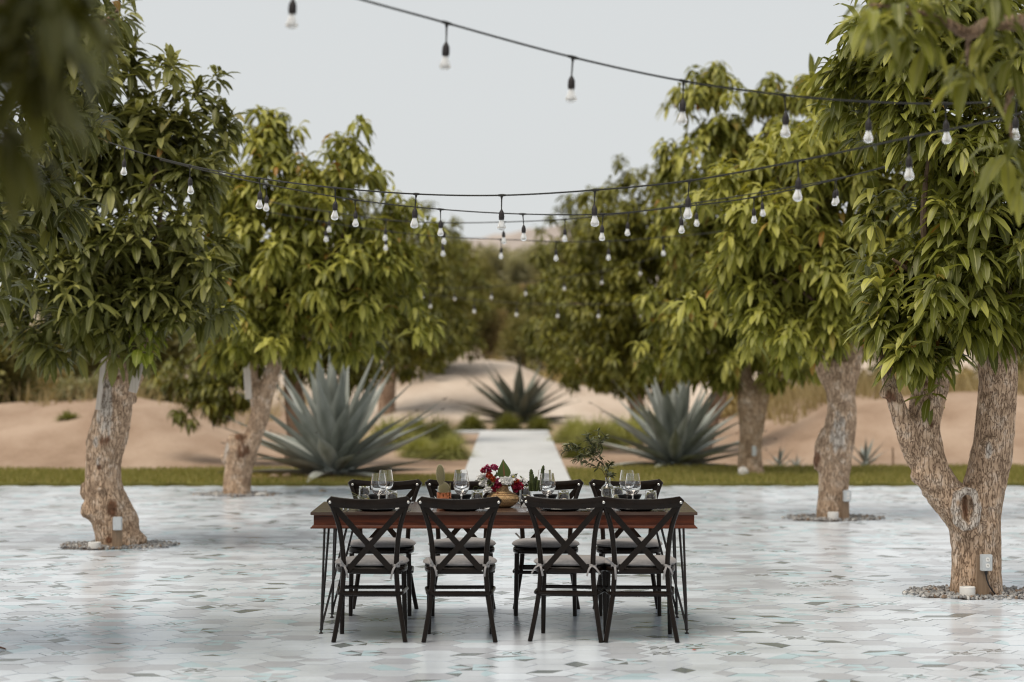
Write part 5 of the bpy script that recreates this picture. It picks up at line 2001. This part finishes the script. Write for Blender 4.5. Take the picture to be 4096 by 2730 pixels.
agave(P(1335, 1905, 33.3), "largest blue agave, left of the concrete path", 52, 1.74, 1, 87, 2)
bpy.context.view_layer.update()
agave(P(2700, 1872, 36.6), "blue agave at the right of the path behind the lawn", 50, 1.56, 2, 87, 3)
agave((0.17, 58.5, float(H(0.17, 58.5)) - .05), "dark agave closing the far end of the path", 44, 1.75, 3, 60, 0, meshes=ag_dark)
agave(P(3462, 1868, 36.9), "small agave with few stubby leaves between the two right trunks", 9, .46, 4, 75, 25)
agave(P(3118, 1872, 36.9), "small agave just right of the third right trunk", 8, .32, 5, 75, 25)
agave(P(3185, 1882, 36.6), "tiny blue agave left of the second right trunk", 10, .24, 6, 70, 15)

# stones at the foot of the big agave
SORD = ['first', 'second', 'third', 'fourth', 'fifth', 'sixth', 'seventh', 'eighth', 'ninth']
rr = random.Random(3)
for k in range(9):
    c = P(1120 + k * 55 + rr.uniform(-20, 20), 1905 + rr.uniform(-4, 10), 33.3)
    mb = MB()
    mb.ellipsoid((0, 0, 0), (rr.uniform(.06, .11), rr.uniform(.05, .09), rr.uniform(.03, .055)), 9, 6, jitter=.14)
    o = mb.build("bed_stone", M['rust_stone'], None, (c.x, c.y - .35 + rr.uniform(-.05, .05), .05), smooth=False)
    tag(o, f"brown bed stone at the foot of the largest agave, {SORD[k]} from the left", "stone", "stones at the agave foot")

# soil bed under the left agave
mb = MB()
n = 30
pts = [(-2.45 + 1.35 * math.cos(2 * PI * k / n) * (1 + .08 * math.sin(5 * k)), 33.35 + .95 * math.sin(2 * PI * k / n), .046) for k in range(n)]
mb.add(pts + [(p[0], p[1], -.05) for p in pts], [tuple(range(n))] + [(k, (k + 1) % n, n + (k + 1) % n, n + k)[::-1] for k in range(n)])
tag(mb.build("soil_bed", M['soil'], smooth=False), "brown soil bed under the largest agave", "soil", kind="structure")


# ------------------------------------------------------------------ fountain-grass tufts
def tuft_mesh(nb, h, seed, mat, spread=0.9):
    rng = np.random.default_rng(seed)
    az = rng.uniform(0, 2 * PI, nb)
    el_ = np.radians(90 - 75 * rng.random(nb) ** .8 * spread)
    D0 = np.stack([np.cos(az) * np.cos(el_), np.sin(az) * np.cos(el_), np.sin(el_)], 1)
    B = np.stack([np.cos(az) * .12 * rng.random(nb), np.sin(az) * .12 * rng.random(nb), np.zeros(nb)], 1)
    V, Q, uv, ti = leaf_arrays(B, D0, h * rng.uniform(.7, 1.15, nb), np.full(nb, .007), rng.uniform(.5, 1.5, nb), rng.random(nb), False)
    return grid_mesh("tuft", V, Q, mat, uv, ti)


fg = leaf_mat("fountain_grass", (0.22, 0.235, 0.075), (0.33, 0.34, 0.12), (0.42, 0.42, 0.19), (0.18, 0.2, 0.06), None, 0.6, 0.2, 0.3)
fgd = leaf_mat("fountain_grass_dark", (0.09, 0.10, 0.022), (0.14, 0.15, 0.035), (0.20, 0.20, 0.055), (0.12, 0.13, 0.03), None, 0.6, 0.2, 0.3)
tm = [tuft_mesh(2200, .72, 1, fg), tuft_mesh(2200, .72, 2, fg), tuft_mesh(2000, .50, 3, fgd)]
for k, (px, py, d, v, s, lab) in enumerate([
    (1795, 1835, 39.5, 0, .68, "round green grass tuft on the left edge of the path"),
    (1680, 1835, 40.0, 1, .62, "green grass tuft behind the left agave leaves"),
    (1560, 1790, 43.5, 0, .9, "pale green grass tuft far behind the left agave"),
    (1760, 1760, 46.5, 1, .8, "green grass tuft left of the path, farther back"),
    (1660, 1745, 48.0, 0, .8, "pale green grass tuft left of the path below the mound"),
    (2300, 1765, 46.5, 0, .8, "large pale green grass tuft on the right edge of the path"),
    (2390, 1790, 44.0, 1, .9, "large pale green grass tuft between path and right agave"),
    (2480, 1760, 46.0, 0, .85, "pale green grass tuft behind the right agave, left part"),
    (2580, 1750, 47.0, 1, .9, "pale green grass tuft hidden behind the right agave"),
    (1885, 1737, 53.6, 2, .85, "small round bush, left of three at the path end"),
    (2030, 1737, 53.6, 2, .85, "small round bush, middle of three at the path end"),
    (2155, 1737, 53.6, 2, .75, "small round bush, right of three at the path end"),
    (2310, 1835, 40.0, 2, .6, "low dark grass tuft at the right edge of the path"),
]):
    c = P(px, py, d)
    o = link("grass_tuft", tm[v], None, (c.x, c.y, float(H(c.x, c.y)) + .0))
    o.scale = (s, s, s)
    o.rotation_euler = (0, 0, k * 1.3)
    tag(o, lab, "grass tuft", "grass tufts along the path")


# ------------------------------------------------------------------ dry scrub, background shrubs and trees
def shrub_mesh(seed, n, mat, R=(1, .8, .75), Ls=.10, clumps=14, wr=.3, ball=False):
    rng = np.random.default_rng(seed)
    cc = rng.normal(size=(clumps, 3))
    cc /= np.linalg.norm(cc, axis=1, keepdims=True)
    cc *= rng.uniform(.25, .72, (clumps, 1))
    if not ball:
        cc[:, 2] = np.abs(cc[:, 2])
    k = rng.integers(0, clumps, n)
    d = rng.normal(size=(n, 3))
    d /= np.linalg.norm(d, axis=1, keepdims=True)
    B = (cc[k] + d * (rng.uniform(.6, 1.0, (n, 1)) * .34)) * np.array(R)
    if not ball:
        B[:, 2] = np.maximum(B[:, 2], .02)
    D0 = d + np.array([0, 0, .4]) + rng.normal(0, .4, (n, 3))
    D0 /= np.linalg.norm(D0, axis=1, keepdims=True)
    Lg = Ls * rng.uniform(.6, 1.3, n)
    V, Q, uv, ti = leaf_arrays(B, D0, Lg, Lg * wr, rng.uniform(.0, .9, n), rng.random(n), False)
    return grid_mesh("foliage", V, Q, mat, uv, ti)


dry = leaf_mat("dry_scrub", (0.17, 0.135, 0.065), (0.25, 0.20, 0.10), (0.36, 0.285, 0.15), (0.22, 0.18, 0.09), None, 0.8, 0.1, 0.2)
sage = leaf_mat("sage_scrub", (0.20, 0.195, 0.11), (0.29, 0.28, 0.165), (0.38, 0.365, 0.23), (0.17, 0.17, 0.09), None, 0.8, 0.1, 0.2)
gold = leaf_mat("golden_scrub", (0.30, 0.235, 0.11), (0.43, 0.345, 0.175), (0.55, 0.46, 0.26), (0.3, 0.22, 0.1), None, 0.8, 0.1, 0.25)
olive = leaf_mat("olive_scrub", (0.11, 0.108, 0.036), (0.185, 0.175, 0.065), (0.28, 0.26, 0.105), (0.14, 0.13, 0.05), None, 0.7, 0.1, 0.2)
SH = {n: [shrub_mesh(40 + i * 7 + j, 1500, m_) for j in range(2)] for i, (n, m_) in enumerate((('dry', dry), ('sage', sage), ('gold', gold), ('olive', olive)))}
SHG = {n: shrub_mesh(90 + i, 7000, m_, (1, .9, 1.25), .085, 40, .36, True) for i, (n, m_) in enumerate((('dry', dry), ('sage', sage), ('gold', gold), ('olive', olive)))}
names = {'dry': "dry brown", 'sage': "grey-green", 'gold': "golden dry", 'olive': "dark olive"}
twig_stub = MB()
for k in range(6):
    a = k * 1.05
    twig_stub.tube([(0, 0, -.1), (.12 * math.cos(a), .12 * math.sin(a), .25), (.35 * math.cos(a), .3 * math.sin(a), .6)], [.03, .02, .006], 5)
twig_me = twig_stub.mesh("stem", M['twig'])


def shrub(kind, px, py_top, d, width_px, label, group, tall=False, cat="shrub", name="shrub"):
    c = P(px, py_top, d)
    zg = float(H(c.x, d))
    h = max(.3, c.z - zg)
    w = width_px * d / F / 2
    t = empty(name, (c.x, d, zg), label, cat, group, random.uniform(0, 6.28) if not tall else random.uniform(-.5, .5))
    me = SHG[kind] if tall else random.choice(SH[kind])
    o = link("crown" if tall else "foliage", me, t)
    hz = 1.28 if tall else .80
    o.scale = (w * 1.05, w * 1.05, h / hz)
    if tall:      # round crown on a stem
        o.scale = (w * 1.1, w * 1.1, w * 1.05)
        o.location = (0, 0, max(0.0, h - 1.28 * w * 1.05))
    tag(o, kind="stuff")
    s = link("trunk" if tall else "stem", twig_me, t)
    s.scale = (w, w, h * .8)
    return t


G1 = "dry scrub behind the berms"
rs = random.Random(21)
# left, behind the berm
for k, (kind, px, pt, d, w) in enumerate([('sage', 40, 1430, 47, 380), ('dry', 190, 1420, 50, 340), ('sage', 330, 1450, 47, 360), ('sage', 500, 1440, 48, 380), ('dry', 620, 1440, 56, 280), ('sage', 680, 1470, 48, 300), ('dry', 120, 1390, 60, 340), ('dry', 420, 1390, 62, 320), ('olive', 560, 1380, 66, 330), ('sage', -120, 1430, 50, 300)]):
    shrub(kind, px, pt, d, w, f"{names[kind]} shrub behind the left berm, clump {['at the left edge','near the left edge','left of the gnarled trunk','right of the gnarled trunk','below the drooping branch','beside the leaning trunk','in the back row at left','in the back row behind the trunk','in the back row at right','just outside the left edge'][k]}", G1)
# right, behind the berm
for k, (kind, px, pt, d, w, w_) in enumerate([('gold', 3130, 1490, 52, 260, "between the second and third right trunks"), ('dry', 3480, 1430, 54, 260, "just right of the second right trunk"), ('gold', 3600, 1400, 58, 280, "left of the forked trunk in the back row"), ('gold', 3830, 1440, 54, 300, "seen through the fork"), ('dry', 3720, 1470, 50, 230, "seen between the forked limbs"), ('gold', 4060, 1420, 56, 300, "at the right edge"), ('gold', 2920, 1500, 56, 260, "behind the right agave"), ('dry', 3300, 1450, 57, 280, "behind the second right trunk"), ('olive', 4180, 1380, 52, 330, "dark at the right edge")]):
    shrub(kind, px, pt, d, w, f"{names[kind]} shrub behind the right berm, {w_}", G1)
# centre
for k, (kind, px, pt, d, w, w_) in enumerate([('gold', 2200, 1370, 82, 260, "above the far agave"), ('gold', 2330, 1390, 80, 240, "right of the far agave"), ('sage', 2420, 1480, 74, 330, "on the sand ridge"), ('sage', 2580, 1490, 74, 280, "at the right of the sand ridge"), ('dry', 2050, 1410, 84, 220, "behind the mound top"), ('gold', 1960, 1360, 88, 200, "left of the mound top"), ('dry', 1880, 1400, 84, 220, "on the left mound shoulder"), ('olive', 2130, 1420, 80, 200, "right above the mound"), ('dry', 1780, 1420, 84, 200, "far left of the mound"), ('gold', 2700, 1470, 76, 260, "behind the dark trees at right")]):
    shrub(kind, px, pt, d, w, f"{names[kind]} shrub in the middle distance, {w_}", "scrub beyond the mound")
# tall thicket
TH = [('olive', 1800, 940, 96, 300), ('olive', 1890, 990, 92, 250), ('sage', 1975, 960, 100, 240), ('sage', 2080, 1010, 93, 150), ('olive', 2000, 1090, 90, 280), ('sage', 2110, 960, 108, 280), ('sage', 2165, 960, 94, 130), ('olive', 2240, 930, 104, 300), ('dry', 2100, 1110, 91, 200), ('olive', 2340, 890, 110, 280), ('olive', 1890, 1150, 86, 240), ('dry', 1985, 1220, 86, 170), ('olive', 2180, 1120, 88, 260), ('olive', 1680, 1000, 100, 280), ('olive', 2450, 900, 104, 320), ('olive', 1950, 950, 150, 360), ('sage', 2180, 950, 160, 360), ('olive', 2080, 1230, 84, 230), ('olive', 2240, 1260, 84, 220)]
ORD = ['first', 'second', 'third', 'fourth', 'fifth', 'sixth', 'seventh', 'eighth', 'ninth', 'tenth', 'eleventh', 'twelfth', 'thirteenth', 'fourteenth', 'fifteenth', 'sixteenth', 'seventeenth', 'eighteenth', 'nineteenth']
TH_RANK = {k: r for r, k in enumerate(sorted(range(len(TH)), key=lambda q: TH[q][1]))}
for k, (kind, px, pt, d, w) in enumerate(TH):
    shrub(kind, px, pt, d, w, f"blurred {names[kind]} tree in the thicket beyond the path end, {ORD[TH_RANK[k]]} from the left", "thicket trees beyond the path end", True, "tree", "thicket_tree")
# dark row outside left and right to close the view under the crowns
for k, (px, pt, d, w, w_) in enumerate([(-60, 1150, 46, 520, "at the far left edge behind the gnarled tree"), (240, 1120, 58, 480, "behind the gnarled trunk"), (620, 1150, 62, 420, "between the two left trunks"), (3650, 1180, 60, 420, "behind the fork of the right tree"), (4080, 1100, 54, 480, "at the far right edge"), (3250, 1200, 64, 420, "behind the second right trunk"), (-420, 900, 30, 500, "outside the left edge"), (900, 1150, 66, 420, "behind the leaning trunk")]):
    if px < -300:
        continue
    shrub('olive', px, pt, d, w, f"dark background tree {w_}", "dark trees at the orchard edge", True, "tree", "background_tree")

# tall dry grass on the back of the berms
dg_m = leaf_mat("dry_grass", (0.19, 0.148, 0.08), (0.27, 0.215, 0.12), (0.35, 0.29, 0.17), (0.3, 0.22, 0.1), None, 0.8, 0.1, 0.3)


def dry_sampler(n):
    x = np.concatenate([RNG.uniform(-16, -5, n // 5), RNG.uniform(5, 17, n - n // 5)])
    y = RNG.uniform(44, 62, n)
    return np.stack([x, y, H(x, y)], 1)


V, Q, uv, ti = blades(16000, dry_sampler, .2, .48, .03, dg_m, .7)
tag(link("dry_grass", grid_mesh("dry_grass", V, Q, dg_m, uv, ti, smooth=False)), "tall dry golden grass growing behind the sand berms", "dry grass", kind="stuff")

# small weed on the left berm and thin stake on the right
mw = tuft_mesh(260, .2, 9, fgd)
c = P(272, 1678, 41.0)
o = link("weed", mw, None, (c.x, 41.0, float(H(c.x, 41.0))))
tag(o, "small green weed on the bare left berm", "weed")
c = P(3571, 1880, 36.6)
mb = MB()
mb.tube([(0, 0, -.1), (.004, 0, .15), (.0, 0, .31)], [.017, .016, .014], 8)
o = mb.build("stake", M['post_wood'], None, (c.x, 36.6, float(H(c.x, 36.6))))
tag(o, "thin wooden stake behind the lawn right of the small agave", "stake")
c = P(2972, 1921, 33.4)
mb = MB()
mb.ellipsoid((0, 0, .06), (.075, .06, .085), 10, 7, jitter=.06)
o = mb.build("white_stone", M['white_stone'], None, (c.x, 33.4, .03), smooth=False)
tag(o, "white stone on the lawn at the foot of the third right trunk", "stone")

# ------------------------------------------------------------------ string lights
bulb_m, nt, b = new_mat("bulb_glass")
b.inputs['Base Color'].default_value = (0.96, 0.96, 0.95, 1)
b.inputs['Roughness'].default_value = 0.08
b.inputs['IOR'].default_value = 1.35
b.inputs['Transmission Weight'].default_value = 0.55
BULB = MB().lathe([(.013, 0), (.0135, -.008), (.019, -.025), (.0255, -.042), (.0262, -.052), (.0215, -.062), (.011, -.0675), (0, -.069)], seg=14).mesh("bulb", bulb_m)
SOCK = MB().lathe([(0, .003), (.004, .003), (.006, -.002), (.012, -.012), (.0165, -.024), (.0170, -.040), (.0180, -.041), (.0180, -.047), (.0168, -.048), (.0168, -.062), (.013, -.063), (0, -.062)], seg=12).mesh("socket", M['socket'])


def string_lights(tees, ends, label, seed, rad=.0052):
    """tees: (px, py, distance) of every drop; ends: extra cable points before and after"""
    rr = random.Random(seed)
    pts = [P(*p) for p in ends[0]] + [P(*p) for p in tees] + [P(*p) for p in ends[1]]
    t = empty("string_lights", tuple(pts[0]), label, "string lights", "strings of bulbs between the trees")
    sp = smooth_path([p - t.location for p in pts], 8)
    mb = MB()
    mb.tube(sp, rad, 7)
    mb.build("cable", M['wire'], t)
    for k, p in enumerate(tees):
        q = P(*p) - t.location
        i = len(ends[0]) + k
        dirv = (pts[min(i + 1, len(pts) - 1)] - pts[max(i - 1, 0)]).normalized()
        mb = MB()
        mb.tube([q - dirv * .03, q - dirv * .012, q + dirv * .012, q + dirv * .03], [.0065, .0085, .0085, .0065], 8)
        lx, ly = rr.uniform(-.008, .008), rr.uniform(-.008, .008)
        mb.tube([q, q + Vector((lx * .3, 0, -.025)), q + Vector((lx, ly, -.088))], [.010, .0045, .0035], 7)
        mb.build("drop", M['wire'], t)
        s = link("socket", SOCK, t, tuple(q + Vector((lx, ly, -.088))))
        s.rotation_euler = (rr.uniform(-.06, .06), rr.uniform(-.06, .06), rr.uniform(0, 6))
        link("bulb", BULB, s, (0, 0, -.060))
    return t


string_lights([(500, 592, 18.9), (760, 663, 18.2), (1038, 714, 17.0), (1340, 752, 16.1), (1665, 777, 15.3), (2007, 782, 14.8), (2380, 761, 14.2), (2758, 723, 13.6), (3189, 645, 12.9), (3634, 551, 12.2)],
              ([(200, 480, 20.6)], [(4020, 470, 11.6), (4500, 330, 11.0)]), "upper string of bulbs sagging across the middle, slightly soft", 1)
string_lights([(1063, 738, 19.3), (1420, 800, 19.3), (1762, 838, 19.4), (2091, 857, 19.4), (2412, 857, 19.5), (2722, 828, 19.6), (3016, 790, 19.8), (3341, 720, 20.0)],
              ([(640, 640, 20.4), (880, 698, 19.8)], [(3560, 660, 20.4), (3700, 610, 20.8)]), "sharpest string of bulbs just above the table centre", 2)
string_lights([(1318, 848, 25.6), (1545, 880, 25.0), (1772, 892, 24.4), (2016, 889, 23.8), (2259, 878, 23.2), (2514, 852, 22.7), (2784, 812, 22.2), (3046, 770, 21.6), (3344, 716, 21.0)],
              ([(1050, 800, 27.0), (1150, 822, 26.5)], [(3620, 650, 20.2)]), "third string of bulbs running behind the sharp one", 3)
string_lights([(1305, 890, 26.5), (1545, 925, 26.6), (1770, 948, 26.7), (2003, 958, 26.8), (2225, 967, 26.9), (2437, 965, 27.2), (2652, 950, 27.8)],
              ([(1080, 850, 26.2)], [(2860, 930, 28.6), (3050, 900, 29.4)]), "fourth string of bulbs, dropping low over the path", 4)
string_lights([(1689, 1150, 42.5), (1817, 1153, 41.5), (1965, 1147, 40.6), (2103, 1131, 39.8), (2257, 1110, 39.0), (2410, 1085, 38.4), (2558, 1048, 37.8)],
              ([(1560, 1140, 43.5)], [(2700, 1010, 37.0), (2900, 950, 36.4)]), "far string of small bulbs rising to the right", 5)
string_lights([(1720, 1180, 38.5), (1896, 1200, 38.2), (2067, 1213, 38.0), (2230, 1218, 37.8), (2393, 1218, 37.6), (2557, 1216, 37.4), (2714, 1204, 37.2)],
              ([(1560, 1160, 38.8)], [(2880, 1180, 37.0)]), "lowest far string of small bulbs before the dark trees", 6)
string_lights([(1175, -85, 10.2), (1787, 93, 11.0), (2292, 230, 11.4), (2735, 325, 11.8), (3137, 381, 12.2), (3479, 408, 12.6), (3782, 415, 12.9), (4067, 403, 13.2)],
              ([(600, -330, 9.4)], [(4350, 380, 13.6)]), "nearest blurred string of bulbs crossing the sky to the right", 7)


# ------------------------------------------------------------------ outlets, uplights and boards at the trees
def outlet(loc, rz, label, holes=True, s=1.0, cable=True, h=.30):
    t = empty("outlet_post", loc, label, "outlet", "garden outlets at the trees", rz)
    mb = MB()
    rbox(mb, (0, 0, h * .45), (.088 * s, .040, h * .90 + .06), .003)
    mb.build("post", M['post_wood'], t)
    mb = MB()
    rbox(mb, (.012, -.048, h * .84), (.078 * s, .055, .118), .004)
    bx_ = mb.build("box", M['box_grey'], t)
    if holes:
        for k in (-1, 1):
            mb = MB()
            vs = []
            for a in range(20):
                A = 2 * PI * a / 20
                vs.append((max(-.0145, min(.0145, .0175 * math.cos(A))), math.sin(A) * .0165))
            n = len(vs)
            mb.add([(x, 0, z) for x, z in vs] + [(x * .92, -.004, z * .92) for x, z in vs], [(q, n + q, n + (q + 1) % n, (q + 1) % n) for q in range(n)] + [tuple(range(n, 2 * n))[::-1]])
            r = mb.build("receptacle", M['white_paint'], t, (.016, -.0755, h * .84 + k * .0215))
            mb = MB()
            mb.box((-.005, -.0045, .004), (.0022, .0015, .007))
            mb.box((.005, -.0045, .004), (.0022, .0015, .007))
            mb.box((0, -.0045, -.007), (.0045, .0015, .004))
            mb.build("slots", M['socket'], r, smooth=False)
    if cable:
        mb = MB()
        zb_ = h * .84 - .059
        mb.tube(smooth_path([(.012, -.048, zb_), (.012, -.048, zb_ - .03), (.020, -.052, zb_ - .075), (.045, -.058, .065), (.085, -.05, .018), (.11, -.03, .008)], 5), .0055, 8)
        mb.lathe([(.012, 0), (.012, -.018), (.007, -.032)], (.012, -.048, zb_), 10)
        mb.build("cord", M['socket'], t)
    return t


def uplight(c, r, h, label):
    mb = MB()
    mb.lathe([(0, 0), (r, 0), (r * 1.01, h * .5), (r, h * .96), (r * .94, h), (r * .80, h), (r * .78, h * .8), (0, h * .78)], seg=24)
    t = mb.build("uplight", M['white_paint'], None, c)
    MB().lathe([(0, 0), (r * .77, 0)], seg=20).build("lens", M['box_grey'], t, (0, 0, h * .82), smooth=False)
    return tag(t, label, "light", "white uplights at the trees")


outlet((P(3935, 2380, 17.35).x, 17.40, .0), 0.12, "grey double outlet on a wooden post at the forked tree")
uplight((P(3876, 2390, 17.30).x, 17.36, .004), .056, .075, "white round uplight in the gravel beside the forked tree")
outlet((P(470, 2185, 21.7).x, 21.68, .0), 0.0, "pale blank outlet box on a post at the gnarled left tree", False, 1.0, False, .27)
uplight((P(378, 2193, 21.65).x, 21.66, .004), .058, .055, "white round uplight in the gravel at the gnarled left tree")
outlet((P(3378, 2075, 25.4).x, 25.38, .0), 0.15, "grey outlet box on a post at the second right trunk", True, 1.0, False, .30)
uplight((P(3334, 2080, 25.3).x, 25.33, .004), .058, .08, "white round uplight at the foot of the second right trunk")
uplight((P(1045, 1978, 29.6).x, 29.6, .004), .06, .03, "low white uplight right of the leaning left trunk")
c = P(3017, 1805, 33.95)
mb = MB()
rbox(mb, (0, 0, 0), (.06, .04, .14), .004)
o = mb.build("outlet_box", M['box_grey'], None, (c.x, 33.96, c.z))
tag(o, "small pale box fixed to the third right trunk", "outlet")


def board(c0, c1, w, label, ry=0.0):
    a, b = Vector(c0), Vector(c1)
    ax = (b - a)
    mb = MB()
    mb.sweep([Vector(), ax * .5, ax], [(-w / 2, -.014), (w / 2, -.014), (w / 2, .014), (-w / 2, .014)], up=(0, 1, 0))
    t = mb.build("wooden_board", M['plank_wood'], None, tuple(a), smooth=False)
    return tag(t, label, "board", "boards tied to the trunks")


board(P(392, 1640, 21.80), P(418, 1420, 21.80), .045, "long white board leaning behind the gnarled left trunk")
board(P(530, 1570, 21.75), P(560, 1450, 21.75), .075, "short pale board beside the top of the gnarled trunk")
board(P(995, 1597, 29.70), P(985, 1440, 29.70), .085, "pale board hanging at the leaning left trunk")

# ------------------------------------------------------------------ fallen leaves and petals on the paving
def fallen(c, L, w, col, label, rz, name="fallen_leaf"):
    V, Q, uv, ti = leaf_arrays(np.zeros((1, 3)), np.array([[math.cos(rz), math.sin(rz), .25]]), np.array([L]), np.array([w]), np.array([.55]), np.array([.5]))
    m_ = plain(name, col, .7, .3)
    o = link(name, grid_mesh(name, V, Q, m_, uv, ti), None, (c[0], c[1], .004))
    return tag(o, label, "leaf")


fallen((P(1275, 1967, 30.4).x, 30.4, 0), .12, .04, (.45, .24, .04), "yellow fallen leaf on the paving behind the table", 0.3)
fallen((P(2768, 2604, 14.28).x, 14.28, 0), .03, .010, (.55, .10, .05), "orange red petal on the paving right of the chairs", 0.1, "fallen_petal")
fallen((P(-30, 2600, 14.33).x, 14.33, 0), .09, .028, (.16, .07, .04), "brown curled leaf at the left edge of the paving", 0.2)
